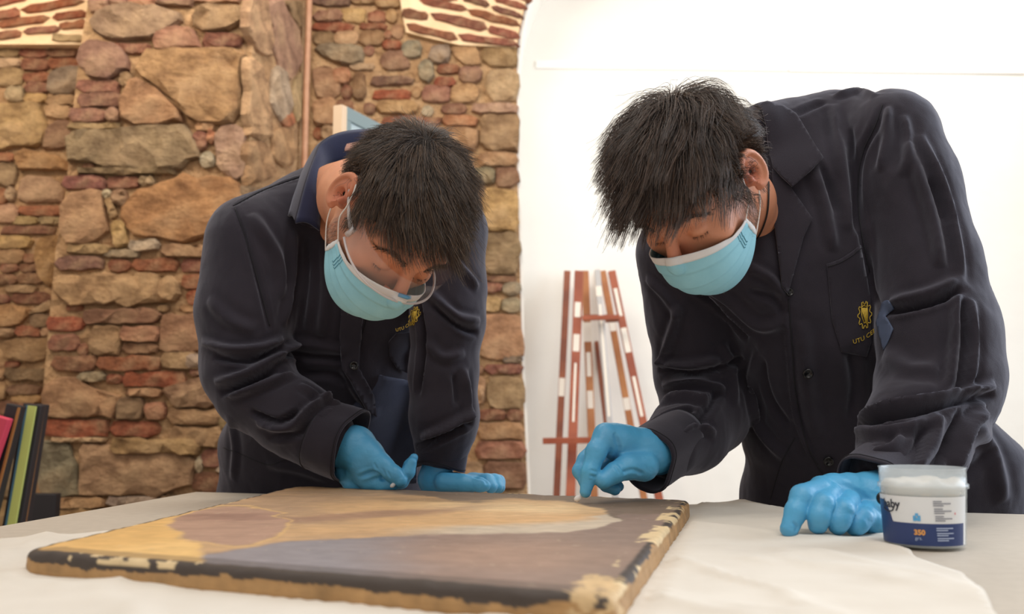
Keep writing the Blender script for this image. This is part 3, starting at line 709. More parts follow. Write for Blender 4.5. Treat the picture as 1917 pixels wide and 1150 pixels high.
def loft(p, st, k=.03):
    """st: stations (centre, half width a, half depth b, side axis)"""
    d = None
    for s0, s1 in zip(st[:-1], st[1:]):
        c0, a0, b0, u0 = s0; c1, a1, b1, u1 = s1
        ax = c1-c0; L2 = ax@ax; t = np.clip((p-c0)@ax/L2, 0, 1); axn = ax/math.sqrt(L2)
        q = p-c0-t[:, None]*ax
        u = (u0+u1)/2; u = u-axn*(u@axn); u /= np.linalg.norm(u); w = np.cross(axn, u)
        A = a0+(a1-a0)*t; B = b0+(b1-b0)*t
        qu = q@u; qw = q@w; qa = q@axn
        kk = np.sqrt((qu/A)**2+(qw/B)**2+(qa/B)**2); kk2 = np.sqrt((qu/A**2)**2+(qw/B**2)**2+(qa/B**2)**2)
        c = kk*(kk-1)/np.maximum(kk2, 1e-9)
        d = c if d is None else smin(d, c, k)
    return d
def surfnet(f, lo, hi, h):
    lo = np.array(lo, float); hi = np.array(hi, float)
    m = 4; n = (np.ceil((hi-lo)/(h*m)).astype(int))*m+1
    nc = (n-1)//m
    ax = [lo[i]+h*m*(np.arange(nc[i])+.5) for i in range(3)]
    G = np.stack(np.meshgrid(*ax, indexing='ij'), -1).reshape(-1, 3)
    dc = f(G).reshape(nc)
    D = np.where(dc > 0, 1.0, -1.0).repeat(m, 0).repeat(m, 1).repeat(m, 2)
    D = np.pad(D, ((0, 1),)*3, mode='edge')
    act = np.abs(dc) < h*m*1.5
    I = np.argwhere(act)
    loc = np.stack(np.meshgrid(*[np.arange(m+1)]*3, indexing='ij'), -1).reshape(-1, 3)
    idx = (I[:, None, :]*m+loc[None]).reshape(-1, 3)
    flat = np.unique((idx[:, 0]*n[1]+idx[:, 1])*n[2]+idx[:, 2])
    gi = np.stack([flat//(n[1]*n[2]), (flat//n[2]) % n[1], flat % n[2]], 1)
    D.reshape(-1)[flat] = f(lo+gi*h)
    S = D < 0
    c8 = [(a, b, c) for a in (0, 1) for b in (0, 1) for c in (0, 1)]
    sl = lambda A, o: A[o[0]:A.shape[0]-1+o[0], o[1]:A.shape[1]-1+o[1], o[2]:A.shape[2]-1+o[2]]
    cnt = sum(sl(S, o).astype(np.int8) for o in c8)
    cells = np.argwhere((cnt > 0) & (cnt < 8)); ids = -np.ones(tuple(n-1), np.int64); ids[tuple(cells.T)] = np.arange(len(cells))
    acc = np.zeros((len(cells), 3)); wt = np.zeros(len(cells))
    for i, a in enumerate(c8):
        for j, b in enumerate(c8):
            if j <= i or sum(abs(x-y) for x, y in zip(a, b)) != 1: continue
            va = D[tuple((cells+a).T)]; vb = D[tuple((cells+b).T)]; mk = (va < 0) != (vb < 0)
            t = np.where(mk, va/np.where(mk, va-vb, 1), 0)
            acc += np.where(mk[:, None], np.array(a)+t[:, None]*(np.array(b)-np.array(a)), 0); wt += mk
    V = lo+(cells+acc/wt[:, None])*h
    F = []
    for axis in range(3):
        o = [0, 0, 0]; o[axis] = 1
        A = S[:-1 if axis == 0 else None, :-1 if axis == 1 else None, :-1 if axis == 2 else None]
        B = S[o[0]:, o[1]:, o[2]:]
        E = np.argwhere(A != B)
        u, v = [(1, 2), (2, 0), (0, 1)][axis]
        E = E[(E[:, u] > 0) & (E[:, v] > 0) & (E[:, u] < n[u]-1) & (E[:, v] < n[v]-1)]
        inside = S[tuple(E.T)]
        du = np.zeros(3, int); du[u] = 1; dv = np.zeros(3, int); dv[v] = 1
        q = np.stack([ids[tuple((E-du-dv).T)], ids[tuple((E-dv).T)], ids[tuple(E.T)], ids[tuple((E-du).T)]], 1)
        q = np.where(inside[:, None], q, q[:, ::-1]); F.append(q[(q >= 0).all(1)])
    return V, np.concatenate(F)
def relax(V, F, it=1, lam=.5):
    for _ in range(it):
        s = np.zeros_like(V); c = np.zeros(len(V))
        for i in range(4):
            a, b = F[:, i], F[:, (i+1) % 4]
            np.add.at(s, a, V[b]); np.add.at(s, b, V[a]); np.add.at(c, a, 1); np.add.at(c, b, 1)
        V = V*(1-lam)+lam*s/np.maximum(c, 1)[:, None]
    return V
def normals(V, F):
    n = np.cross(V[F[:, 2]]-V[F[:, 0]], V[F[:, 3]]-V[F[:, 1]]); N = np.zeros_like(V)
    for i in range(4): np.add.at(N, F[:, i], n)
    return N/np.maximum(np.linalg.norm(N, axis=1), 1e-12)[:, None]
def fastmesh(name, V, F):
    m = bpy.data.meshes.new(name); F = np.asarray(F); k = F.shape[1]
    m.vertices.add(len(V)); m.vertices.foreach_set('co', np.asarray(V, np.float32).ravel())
    m.loops.add(F.size); m.loops.foreach_set('vertex_index', F.astype(np.int32).ravel())
    m.polygons.add(len(F)); m.polygons.foreach_set('loop_start', (np.arange(len(F))*k).astype(np.int32))
    m.update(calc_edges=True); m.shade_smooth(); return m
class Surf:
    def __init__(s, V, F): s.V = V; s.F = F; s.re()
    def re(s): s.N = normals(s.V, s.F); s.bvh = BVHTree.FromPolygons([tuple(v) for v in s.V], [tuple(f) for f in s.F.tolist()])
    def hit(s, x, y):
        d = ray(x, y); d = d/np.linalg.norm(d); r = s.bvh.ray_cast(Vector(CAMP), Vector(d), 6)
        return (np.array(r[0]), np.array(r[1])) if r[0] is not None else (None, None)
    def near(s, p): r = s.bvh.find_nearest(Vector(p)); return np.array(r[0]), np.array(r[1])
    def fold(s, strokes):
        """press creases and raise folds along lines: (points, width m, height m)"""
        D = np.zeros(len(s.V))
        for pts, w, a in strokes:
            pp = smooth_path([(x, y, 0) for x, y in pts], 8*len(pts)) if len(pts) > 2 else np.array([(pts[0][0]+(pts[1][0]-pts[0][0])*t, pts[0][1]+(pts[1][1]-pts[0][1])*t, 0) for t in np.linspace(0, 1, 12)])
            H = []
            for q in pp:
                h, _ = s.hit(q[0], q[1])
                if h is not None: H.append(h)
            if len(H) < 2: continue
            H = np.array(H); dz = np.abs(np.diff(H[:, 1])); 
            lo, hi = H.min(0)-3*w, H.max(0)+3*w
            idx = np.where(((s.V > lo) & (s.V < hi)).all(1) & ((s.N@(np.array([0, 0, CAMZ])-H.mean(0))) > -.15))[0]
            if len(idx) == 0: continue
            best = np.full(len(idx), 9.); tt = np.zeros(len(idx)); P0 = s.V[idx]
            for i in range(len(H)-1):
                ab = H[i+1]-H[i]
                if np.linalg.norm(ab) > .08: continue
                t = np.clip((P0-H[i])@ab/max(ab@ab, 1e-12), 0, 1); d = np.linalg.norm(P0-H[i]-t[:, None]*ab, axis=1)
                m = d < best; best = np.where(m, d, best); tt = np.where(m, (i+t)/(len(H)-1), tt)
            taper = np.clip(np.minimum(tt, 1-tt)*5, .0, 1)**.7
            g = best/w
            D[idx] += a*taper*(np.exp(-g*g)*1.25-.35*np.exp(-(g-1.7)**2*1.5))
        s.V = s.V+s.N*D[:, None]; s.re()
    def wrinkle(s, amp, sc, seed=0):
        q = s.V*sc+seed; r = fbm(q+1.5*np.stack([vn(q*.7+9), vn(q*.7+19), vn(q*.7+29)], 1), 3)
        s.V = s.V+s.N*((1-np.abs(2*r-1)*2)*amp)[:, None]; s.re()

def patch(name, poly, surf, mat, parent, off=.004, thick=.0025, step=7, smooth=3, depth=None, jump=.055):
    """a piece of cloth laid on a surface: outline in picture pixels, dropped on to the surface, given thickness"""
    poly = [tuple(p) for p in poly]; bd = []
    for i in range(len(poly)):
        a = np.array(poly[i]); b = np.array(poly[(i+1) % len(poly)]); n = max(1, int(np.linalg.norm(b-a)/step))
        for t in range(n): bd.append(a+(b-a)*t/n)
    nb = len(bd); xs = [p[0] for p in poly]; ys = [p[1] for p in poly]; pts = list(bd)
    for x in np.arange(min(xs)+step/2, max(xs), step):
        for y in np.arange(min(ys)+step/2, max(ys), step):
            if pt_in_poly(x, y, poly): pts.append(np.array((x, y)))
    r = delaunay_2d_cdt([Vector(p) for p in pts], [(i, (i+1) % nb) for i in range(nb)], [], 1, 1e-4)
    q = [(v.x, v.y) for v in r[0]]; out = []; bad = []
    for i, (x, y) in enumerate(q):
        if depth is not None: out.append(P(x, y, depth(x, y))); continue
        h, n = surf.hit(x, y); out.append(h)
        if h is None: bad.append(i)
    md_ = np.median([o_[1] for o_ in out if o_ is not None])
    for i in range(len(q)):
        if depth is None and out[i] is not None and abs(out[i][1]-md_) > jump: out[i] = None; bad.append(i)
    good = [i for i in range(len(q)) if out[i] is not None]; ga = np.array([q[i] for i in good]); gY = np.array([out[i][1] for i in good])
    for i in bad:
        d = np.hypot(ga[:, 0]-q[i][0], ga[:, 1]-q[i][1]); w = 1/(d+1)**3; out[i] = P(q[i][0], q[i][1], (w*gY).sum()/w.sum())
    out = np.array(out); Y = out[:, 1].copy()
    nb_ = [set() for _ in q]
    for f in r[2]:
        for a, b in zip(f, list(f[1:])+[f[0]]): nb_[a].add(b); nb_[b].add(a)
    for _ in range(smooth):
        Y = np.array([.5*Y[i]+.5*np.mean([Y[j] for j in nb_[i]]) if nb_[i] else Y[i] for i in range(len(Y))])
    out = np.array([P(q[i][0], q[i][1], min(Y[i], out[i][1]+.001)-off) for i in range(len(q))])
    F = [tuple(reversed(f)) for f in r[2]]
    m = mesh(name, out, F); o = obj(name, m, mat, parent)
    md = o.modifiers.new('solid', 'SOLIDIFY'); md.thickness = thick; md.offset = 0
    return o
def stitch(name, pts, surf, mat, parent, rad=.0009, off=.001, n=30):
    H = []
    for q in smooth_path([(x, y, 0) for x, y in pts], n):
        h, nn = surf.hit(q[0], q[1])
        if h is not None: H.append(h+nn*off*(1 if nn@(CAMP-h) > 0 else -1))
    if len(H) > 2:
        H = np.array(H); keep = [0]
        return tube(name, H, rad, mat, parent, 5)

# materials of the people
def cloth_mat(name, base, shade2):
    m = nm(name, base, .88); m.node_tree.nodes['Principled BSDF'].inputs['Specular IOR Level'].default_value = .3; N, L, b = nodes(m)
    b.inputs['Sheen Weight'].default_value = .32; b.inputs['Sheen Roughness'].default_value = .5; b.inputs['Sheen Tint'].default_value = (.72, .74, .9, 1)
    add_noise(m, 25, .6, shade2, .35, 700, dist=.0012)
    return m
M['coat'] = cloth_mat('navy_cotton', (41, 36, 45), (33, 29, 38))
M['coat_in'] = cloth_mat('navy_lining', (30, 34, 62), (24, 26, 50))
M['trouser'] = cloth_mat('dark_blue_denim', (62, 66, 84), (52, 56, 74))
M['stitch'] = nm('dark_thread', (24, 23, 30), .8)
M['button'] = nm('black_button', (18, 17, 20), .22)
M['gold'] = add_noise(nm('gold_embroidery', (206, 176, 62), .55), 300, .5, (170, 140, 40), .6, 800, dist=.001)
M['glove'] = nm('blue_nitrile', (78, 168, 214), .42); M['glove'].node_tree.nodes['Principled BSDF'].inputs['Subsurface Weight'].default_value = .12
M['glove'].node_tree.nodes['Principled BSDF'].inputs['Subsurface Radius'].default_value = (.004, .006, .008)
add_noise(M['glove'], 18, .5, (84, 160, 204), .28, 260, dist=.0015)
def skin_mat():
    m = nm('skin', (200, 132, 100), .5); N, L, b = nodes(m)
    b.inputs['Subsurface Weight'].default_value = .2; b.inputs['Subsurface Radius'].default_value = (.012, .005, .003)
    a = N.new('ShaderNodeVertexColor'); a.layer_name = 'col'; L.new(a.outputs['Color'], b.inputs['Base Color'])
    add_noise(m, bump=.25, bump_scale=500, dist=.0008); return m
M['skin'] = skin_mat()
M['maskblue'] = add_noise(nm('pale_blue_nonwoven', (150, 206, 222), .85), 60, .5, (140, 198, 216), .4, 900, dist=.0006)
M['maskwhite'] = nm('white_nonwoven', (222, 220, 220), .85); M['maskdot'] = nm('weld_dots', (70, 130, 150), .8)
M['elastic'] = nm('white_elastic', (236, 228, 222), .7)
M['cap'] = nm('hair_under', (32, 24, 20), .9)
def hair_mat(name, c, c2):
    m = nm(name, c, .32); N, L, b = nodes(m)
    hi = N.new('ShaderNodeHairInfo'); rp = N.new('ShaderNodeValToRGB'); rp.color_ramp.elements[0].color = lin(c); rp.color_ramp.elements[1].color = lin(c2)
    rp.color_ramp.elements[0].position = .45
    L.new(hi.outputs['Random'], rp.inputs['Fac']); L.new(rp.outputs['Color'], b.inputs['Base Color'])
    b.inputs['Specular IOR Level'].default_value = .6
    return m
M['hairA'] = hair_mat('dark_brown_hair', (48, 35, 28), (110, 88, 74)); M['hairB'] = hair_mat('brown_hair', (48, 35, 27), (112, 88, 68))
M['stubble'] = hair_mat('greying_stubble', (50, 38, 34), (190, 176, 164))

def rotm(F, U):
    F = np.array(F, float); F /= np.linalg.norm(F); U = np.array(U, float); U -= F*(U@F); U /= np.linalg.norm(U)
    S = np.cross(U, F)                          # the person's left
    return np.stack([S, F, U], 1)               # local (side, forward, up) -> world

# ---- the head: field in local (side, forward, up)
def head_field(q, S=1.0):
    q = q/S; a = np.abs(q[:, 0]); qa = np.c_[a, q[:, 1:]]
    d = ellip(q, (0, -.014, .036), (.077, .098, .088))
    d = smin(d, ellip(q, (0, .036, -.028), (.060, .060, .080)), .03)
    d = smin(d, cone(qa, (.050, .002, -.058), (.014, .072, -.098), .020, .018), .03)
    d = smin(d, ellip(q, (0, .076, -.100), (.022, .018, .018)), .02)
    d = smin(d, ellip(qa, (.044, .062, -.026), (.020, .018, .018)), .02)
    d = smin(d, cone(qa, (.012, .092, .022), (.050, .070, .024), .008, .009), .014)
    d = smax(d, -ellip(qa, (.031, .103, .000), (.016, .014, .0115)), .012)
    d = smin(d, ellip(qa, (.031, .078, -.002), (.0145, .0145, .0125)), .004)
    d = smin(d, cone(q, (0, .092, .014), (0, .121, -.028), .0075, .0105), .009)
    d = smin(d, ellip(qa, (.012, .108, -.032), (.0085, .010, .0075)), .006)
    d = smin(d, ellip(q, (0, .094, -.060), (.024, .012, .008)), .008)
    d = smin(d, ellip(q, (0, .092, -.072), (.020, .012, .008)), .008)
    return d*S
def ear_field(q, side, c=(.078, -.008, -.004), rot=.42):
    q = (q-np.array([side*c[0], c[1], c[2]]))/1.02+np.array([side*c[0], c[1], c[2]])
    """ear built flat (b forward, c up, a outward) and hinged from the head"""
    p = q-np.array([side*c[0], c[1], c[2]]); a = p[:, 0]*side; b = p[:, 1]; u = p[:, 2]
    th = .22; b, u = b*math.cos(th)+u*math.sin(th)*-1, u*math.cos(th)+b*math.sin(th)
    A = a*math.cos(rot)+b*math.sin(rot); B = -a*math.sin(rot)+b*math.cos(rot); B = B+.014
    R = np.c_[A, B, u]
    k = np.sqrt((B/.0160)**2+((u-.002)/.031)**2)
    d = ellip(R, (0.000, 0, .002), (.0045, .0165, .0315))
    rim = np.sqrt(((k-1.0)*.0175)**2+(A-.0045)**2)-.0037
    rim = np.where((B > .010) & (u < .012), .02, rim)
    d = smin(d, rim, .003)
    k2 = np.sqrt(((B-.002)/.0105)**2+((u+.001)/.0195)**2)
    anti = np.sqrt(((k2-1.)*.012)**2+(A-.003)**2)-.0024; anti = np.where(B > .006, .02, anti)
    d = smin(d, anti, .003)
    d = smax(d, -ellip(R, (.005, .003, -.004), (.0085, .0072, .0115)), .002)
    d = smin(d, ellip(R, (.004, .012, -.006), (.0035, .004, .006)), .003)
    d = smin(d, ellip(R, (.0015, .006, -.029), (.0042, .0085, .0085)), .004)
    d = smin(d, cone(R, (-.006, .014, .012), (-.006, .014, -.016), .006, .006), .006)
    return d

# hair: strands grown over the scalp
HAIRLINE = [(-.12, -.066), (-.075, -.066), (-.035, -.052), (-.022, -.012), (-.012, .030), (.004, .034), (.012, -.012), (.026, -.016), (.032, .018), (.052, .034), (.066, .052), (.078, .064), (.12, .064)]
def scalp_ok(q, hl=HAIRLINE):
    return q[:, 2] > np.interp(q[:, 1], [h[0] for h in hl], [h[1] for h in hl])
def grow(name, roots, rn, head, C0, R, flow, length, lift, mat, parent, npt=9, rad=.00035, frizz=.25, clump=.0, tip_drop=0, seed=0, layer=.012, stray=.02):
    """roots in world; flow(q)->world direction field at local point q; strands hug the scalp at a rising height"""
    k = len(roots); PT = np.zeros((k, npt, 3)); rg = np.random.default_rng(seed)
    Ls = length(roots)*rg.uniform(.75, 1.15, k); lf = rg.uniform(.1, 1, k); strayk = rg.random(k) < stray
    tgt_h = layer*(.15+.85*lf)*lift(roots)
    p = roots.copy(); PT[:, 0] = p-rn*.001
    dirp = rn*.0+flow(p, 0)
    for s in range(1, npt):
        step = (Ls/(npt-1))[:, None]
        t = s/(npt-1)
        d = flow(p, t)
        nz = np.stack([fbm((p+roots*.6)*38+seed, 2), fbm((p+roots*.6)*38+50+seed, 2), fbm((p+roots*.6)*38+90+seed, 2)], 1)-.5
        d = d+nz*2.2*frizz+rg.normal(0, .06+.5*strayk[:, None]*t, d.shape)
        d = .55*dirp+.45*d/np.linalg.norm(d, axis=1)[:, None]; d /= np.linalg.norm(d, axis=1)[:, None]
        p = p+d*step; dirp = d
        for i in range(k):
            r = head.bvh.find_nearest(Vector(p[i])); c = np.array(r[0]); n = np.array(r[1]); h = (p[i]-c)@n
            want = tgt_h[i]*min(1, 1.6*t+.25)
            if h < want: p[i] = c+n*want
            elif not strayk[i] and t < .75: p[i] = p[i]+n*(want-h)*.5
        PT[:, s] = p
    if clump:
        gi = rg.choice(k, max(8, k//45), replace=False); G = PT[gi]; jit = roots+rg.normal(0, .002, roots.shape)
        near_ = np.concatenate([np.argmin(((c_[:, None]-roots[gi][None])**2).sum(2), 1) for c_ in np.array_split(jit, 20)])
        tt_ = np.linspace(0, 1, npt)[None, :, None]; cw = (clump*rg.uniform(.5, 1, k))[:, None, None]*tt_**.8
        cw[strayk] = 0
        tgt = G[near_]+(PT[:, :1]-G[near_][:, :1])*(1-.8*tt_)
        PT = PT*(1-cw)+tgt*cw
    hc = bpy.data.hair_curves.new(name); hc.add_curves([npt]*k)
    hc.attributes['position'].data.foreach_set('vector', PT.reshape(-1, 3).astype(np.float32).ravel())
    if 'radius' not in hc.attributes: hc.attributes.new('radius', 'FLOAT', 'POINT')
    rr = np.tile(rad*np.linspace(1, .35, npt), k).astype(np.float32); hc.attributes['radius'].data.foreach_set('value', rr)
    hc.materials.append(mat)
    o = obj(name, hc, None, parent); o['kind'] = 'stuff'; return o
def sample_faces(V, F, mask, n, rg):
    a = V[F]; fc = a.mean(1); ok = mask[F].all(1); idx = np.where(ok)[0]
    ar = np.linalg.norm(np.cross(a[idx, 2]-a[idx, 0], a[idx, 3]-a[idx, 1]), axis=1); pick = rg.choice(idx, n, p=ar/ar.sum())
    u = rg.random((n, 1)); v = rg.random((n, 1)); q = V[F[pick]]
    return (q[:, 0]*(1-u)*(1-v)+q[:, 1]*u*(1-v)+q[:, 2]*u*v+q[:, 3]*(1-u)*v)

def build_head(name, C0, R, neck, person, skin_cols, hl=HAIRLINE, S=1.0):
    """head, ears, neck and upper body as one skin surface; returns head Surf (world) for masks and hair"""
    toL = lambda p: (p-C0)@R
    def f(p):
        q = toL(p); d = head_field(q, S)
        for sd in (-1, 1): d = smin(d, ear_field(q/S, sd)*S, .002)
        d = smin(d, neck(p), .03)
        return d
    allr = .145*S
    lo = C0-allr*1.05; hi = C0+allr*1.05
    return f
def px3(l, k=None): return [(P(x, y, Y), r) for x, y, Y, r in l]
def axis(*v): v = np.array(v, float); return v/np.linalg.norm(v)

def biggest(V, F):
    lab = np.arange(len(V))
    while True:
        m = lab[F].min(1); new = lab.copy()
        for i in range(4): np.minimum.at(new, F[:, i], m)
        new = new[new]
        if (new == lab).all(): break
        lab = new
    u, c = np.unique(lab, return_counts=True); k = lab == u[c.argmax()]
    mp = -np.ones(len(V), int); mp[k] = np.arange(k.sum()); f = F[k[F].all(1)]; return V[k], mp[f]
def make_mask(person, C0, R, S, hs):
    """pleated surgical mask fitted to the head"""
    def pt(c, v, off=0):
        cs = max(0., math.cos(c*PI/2)); sn = math.sin(c*PI/2)
        T_ = np.array([.067*sn, .026+.094*cs**.75, -.046+.034*cs**1.2]); B_ = np.array([.063*sn, .016+.072*cs**.8, -.084-.040*cs**.9])
        p = T_*(1-v)+B_*v
        p = p+np.array([0, .95, -.3])*(.018*math.sin(PI*min(1, v*1.02))*cs**.5)
        pl = ((v*4.2) % 1.0); p = p+np.array([.25*sn, .9, -.2])*(.0038*(pl-.5)*min(1, 5*cs+.3))*(1 if .12 < v < .95 else 0)
        p = p*S
        w = C0+R@p
        r = hs.bvh.find_nearest(Vector(w)); c_ = np.array(r[0]); n_ = np.array(r[1]); h = (w-c_)@n_
        if h < .0030: w = c_+n_*.0030
        out = axis(p[0], p[1]*.8+.02, 0); return w+(R@out)*off
    def grid(name, c0, c1, v0, v1, nc, nv, mat, off, parent, th):
        V = [pt(c0+(c1-c0)*i/nc, v0+(v1-v0)*j/nv, off) for i in range(nc+1) for j in range(nv+1)]
        F = [(i*(nv+1)+j, i*(nv+1)+j+1, (i+1)*(nv+1)+j+1, (i+1)*(nv+1)+j) for i in range(nc) for j in range(nv)]
        o = obj(name, mesh(name, V, F), mat, parent); md = o.modifiers.new('solid', 'SOLIDIFY'); md.thickness = th; md.offset = 0; return o
    mk = grid('face_mask', -1, 1, 0, 1, 60, 40, M['maskblue'], 0, person, .0012); mk['label'] = 'pale blue pleated surgical mask'
    grid('mask_edge', -1, 1, -.012, .085, 60, 4, M['maskwhite'], .0008, mk, .0012)
    for s in (-1, 1): grid('mask_edge', s*.985, s*1.0, 0, 1, 2, 20, M['maskwhite'], .0007, mk, .0012)
    Vd = []; Fd = []
    for row in range(3):
        for j in range(16):
            for s in (1, -1):
                q = pt(s*(.90-.028*row), .10+.028*j*1.0, .0011); v, f = box_geo(q, (.0011, .0011, .0011)); n0 = len(Vd); Vd += list(v); Fd += [tuple(a+n0 for a in t) for t in f]
    obj('weld_dots', mesh('weld_dots', Vd, Fd, False), M['maskdot'], mk)['kind'] = 'stuff'
    for s in (-1, 1):
        L = lambda a: C0+R@(np.array([a[0]*s, a[1], a[2]])*S)
        tube('ear_loop', smooth_path([pt(s*.99, .03, .001), L((.079, .012, -.022)), L((.083, .010, .004)), L((.085, .002, .026)), L((.083, -.016, .036)), L((.080, -.024, .026))], 40), .0011, M['elastic'], mk, 6)
        tube('ear_loop', smooth_path([pt(s*.99, .97, .001), L((.072, -.004, -.064)), L((.077, -.013, -.048)), L((.079, -.022, -.030)), L((.079, -.028, -.010))], 30), .0011, M['elastic'], mk, 6)
    return mk

def skin_colors(V, C0, R, S, base, stub, hl):
    q = (V-C0)@R/S; c = np.tile(np.array(lin(base)[:3]), (len(V), 1))
    red = np.array(lin((206, 110, 84))[:3]); dk = np.array(lin((92, 66, 56))[:3])
    def m(w, col):
        nonlocal c; c = c*(1-w[:, None])+col*w[:, None]
    m(np.exp(-((np.abs(q[:, 0])-.082)/.012)**2-((q[:, 1]+.012)/.025)**2-((q[:, 2])/.045)**2)*.55, red)
    m(np.exp(-((np.abs(q[:, 0])-.080)/.006)**2-((q[:, 1]+.004)/.010)**2-((q[:, 2]+.006)/.012)**2)*.6, np.array(lin((130, 50, 36))[:3]))  # shading inside the ear hollow, painted as dark red
    m(np.exp(-(q[:, 0]/.02)**2-((q[:, 1]-.115)/.02)**2-((q[:, 2]+.02)/.02)**2)*.4, red)
    beard = sstep(-.012, -.04, -(-q[:, 2]))if False else (1-sstep(-.060, -.030, q[:, 2]))*sstep(-.03, .0, q[:, 1])*(1-sstep(-.17, -.14, -q[:, 2]*0-.2))
    side = (np.abs(q[:, 0]) > .045)*(q[:, 1] > -.01)*(q[:, 1] < .03)*(q[:, 2] < -.012)
    m(np.clip(beard+side*.6, 0, 1)*stub*(.6+.5*fbm(V*300, 2)), dk)
    c *= (.93+.14*fbm(V*90, 3))[:, None]; return np.clip(c, 0, 1)

def build_person(spec):
    t0 = __import__('time').time()
    person = thing('person', spec['label'], 'person', spec['base'], 'conservators in navy work coats leaning over the painting')
    C0, R, S = spec['C0'], rotm(spec['F'], spec['U']), spec['S']
    toL = lambda p: (p-C0)@R/S
    # ---- body (head, ears, neck, shoulders)
    nk = spec['neck']
    def fb_(p):
        q = toL(p); d = head_field(q)
        near = (np.abs(np.abs(q[:, 0])-.085) < .05) & (np.abs(q[:, 1]) < .07) & (np.abs(q[:, 2]) < .07)
        if near.any():
            e = np.full(len(p), 9.)
            e[near] = ear_field(q[near], 1, rot=spec['earrot']); d = smin(d, e, .002); e = np.full(len(p), 9.); e[near] = ear_field(q[near], -1, rot=spec['earrot']); d = smin(d, e, .002)
        d = d*S
        d = smin(d, chain(p, nk, .03), .03)
        return d
    allp_ = np.array([a for a, r in nk]+[C0+R@np.array(v)*S for v in ((.13, 0, 0), (-.13, 0, 0), (0, .14, 0), (0, -.13, 0), (0, 0, .14), (0, 0, -.14))])
    V, F = surfnet(fb_, allp_.min(0)-.03, allp_.max(0)+.03, .0023); V, F = biggest(V, F); V = relax(V, F, 1, .4)
    hs = Surf(V, F); m = fastmesh('body', V, F); set_cols(m, skin_colors(V, C0, R, S, spec['skin'], spec['stubble'], None))
    body = obj('body', m, M['skin'], person)
    print('body', len(V), round(__import__('time').time()-t0, 1))
    # ---- dark under-layer of the hair
    q = toL(V); ok = scalp_ok(q, spec['hl']) & (np.linalg.norm((q-np.array([0, -.014, .036]))/np.array([.077, .098, .088]), axis=1) < 1.14) & (np.abs(np.abs(q[:, 0])-.09) > .0)
    earm = (np.minimum(ear_field(q, 1, rot=spec['earrot']), ear_field(q, -1, rot=spec['earrot'])) < .004); ok &= ~earm
    fm = ok[F].all(1); used = np.unique(F[fm]); mp = -np.ones(len(V), int); mp[used] = np.arange(len(used))
    hair = obj('hair', fastmesh('hair', V[used]+hs.N[used]*(.0016+.0008*fbm(V[used]*200, 2))[:, None], mp[F[fm]]), M['cap'], person); hair['label'] = spec['hairlabel']
    # ---- strands
    rg = np.random.default_rng(spec['seed'])
    W = lambda l: C0+R@(np.array(l)*S)
    hs2 = type('o', (), {})(); 
    # scalp only, without ears, as the surface the strands follow
    gq = (np.abs(q[:, 0]) < .085); fm2 = gq[F].all(1); sc = Surf(V, F[fm2])
    for (nm_, n_, sub, ln, lay, rad, fr, stray, flow, npt) in spec['hair']:
        msk = ok & sub(q)
        roots = sample_faces(V, F, msk, n_, rg)
        rn = np.array([sc.near(r)[1] for r in roots])
        grow(nm_, roots, rn, sc, C0, R, flow(toL, R), lambda r: ln(toL(r)), lambda r: np.ones(len(r)), M[spec['hairmat']], hair, npt, rad, fr, seed=int(rg.integers(1000)), layer=lay, stray=stray, clump=spec['clump'])
    print('hair', round(__import__('time').time()-t0, 1))
    # ---- brows, stubble
    def short(name, mask, n, ln, rad, dirl, mat):
        roots = sample_faces(V, F, mask, n, rg); k = len(roots)
        nn = np.array([hs.near(r)[1] for r in roots]); d = nn*.5+(dirl(toL(roots))@R.T); d /= np.linalg.norm(d, axis=1)[:, None]; d += rg.normal(0, .25, d.shape)
        PT = np.stack([roots+d*(ln*t)*rg.uniform(.5, 1.1, (k, 1)) for t in (0, .5, 1)], 1)
        hc = bpy.data.hair_curves.new(name); hc.add_curves([3]*k); hc.attributes['position'].data.foreach_set('vector', PT.reshape(-1, 3).astype(np.float32).ravel())
        if 'radius' not in hc.attributes: hc.attributes.new('radius', 'FLOAT', 'POINT')
        hc.attributes['radius'].data.foreach_set('value', np.tile([rad, rad*.8, rad*.3], k).astype(np.float32)); hc.materials.append(M[mat]); o = obj(name, hc, None, body); o['kind'] = 'stuff'
    a = np.abs(q[:, 0]); bl_ = .021+.005*np.sin(np.clip((a-.012)/.042, 0, 1)*PI)-.006*np.clip((a-.04)/.015, 0, 1)
    short('eyebrows', (np.abs(q[:, 2]-bl_) < .0042) & (a > .012) & (a < .056) & (q[:, 1] > .05), 650, .009, .00016, lambda l: np.stack([np.sign(l[:, 0])*.9, 0*l[:, 0]-.1, 0*l[:, 0]+.2], 1), spec['hairmat'])
    short('eyelashes', (np.abs(q[:, 2]+.009) < .0016) & (np.abs(a-.031) < .014) & (q[:, 1] > .078), 90, .006, .00012, lambda l: np.stack([np.sign(l[:, 0])*.2, 0*l[:, 0]+.9, 0*l[:, 0]-.4], 1), spec['hairmat'])
    bm_ = (q[:, 2] < -.014) & (q[:, 2] > -.125) & (((q[:, 1] > -.004) & (q[:, 1] < .02) & (a > .05)) | ((q[:, 2] < -.05) & (q[:, 1] > .0))) & (a < .079)
    short('beard_stubble', bm_, 2600, .006, .00016, lambda l: np.stack([np.sign(l[:, 0])*.1, 0*l[:, 0]+.3, 0*l[:, 0]-.8], 1), 'stubble')
    make_mask(person, C0, R, S, hs)
    # ---- coat
    def fc(p):
        d = loft(p, spec['torso'], .04)
        for ch, k in spec['bulk']: d = smin(d, chain(p, ch, .03), k)
        for ch, k in spec['sleeves']: d = smin(d, chain(p, ch, .02), k)
        for ch in spec['hollow']: d = smax(d, -chain(p, ch, .02), .006)
        return d
    lo, hi = spec['bounds']
    V, F = surfnet(fc, lo, hi, .0045); V = relax(V, F, 2, .5)
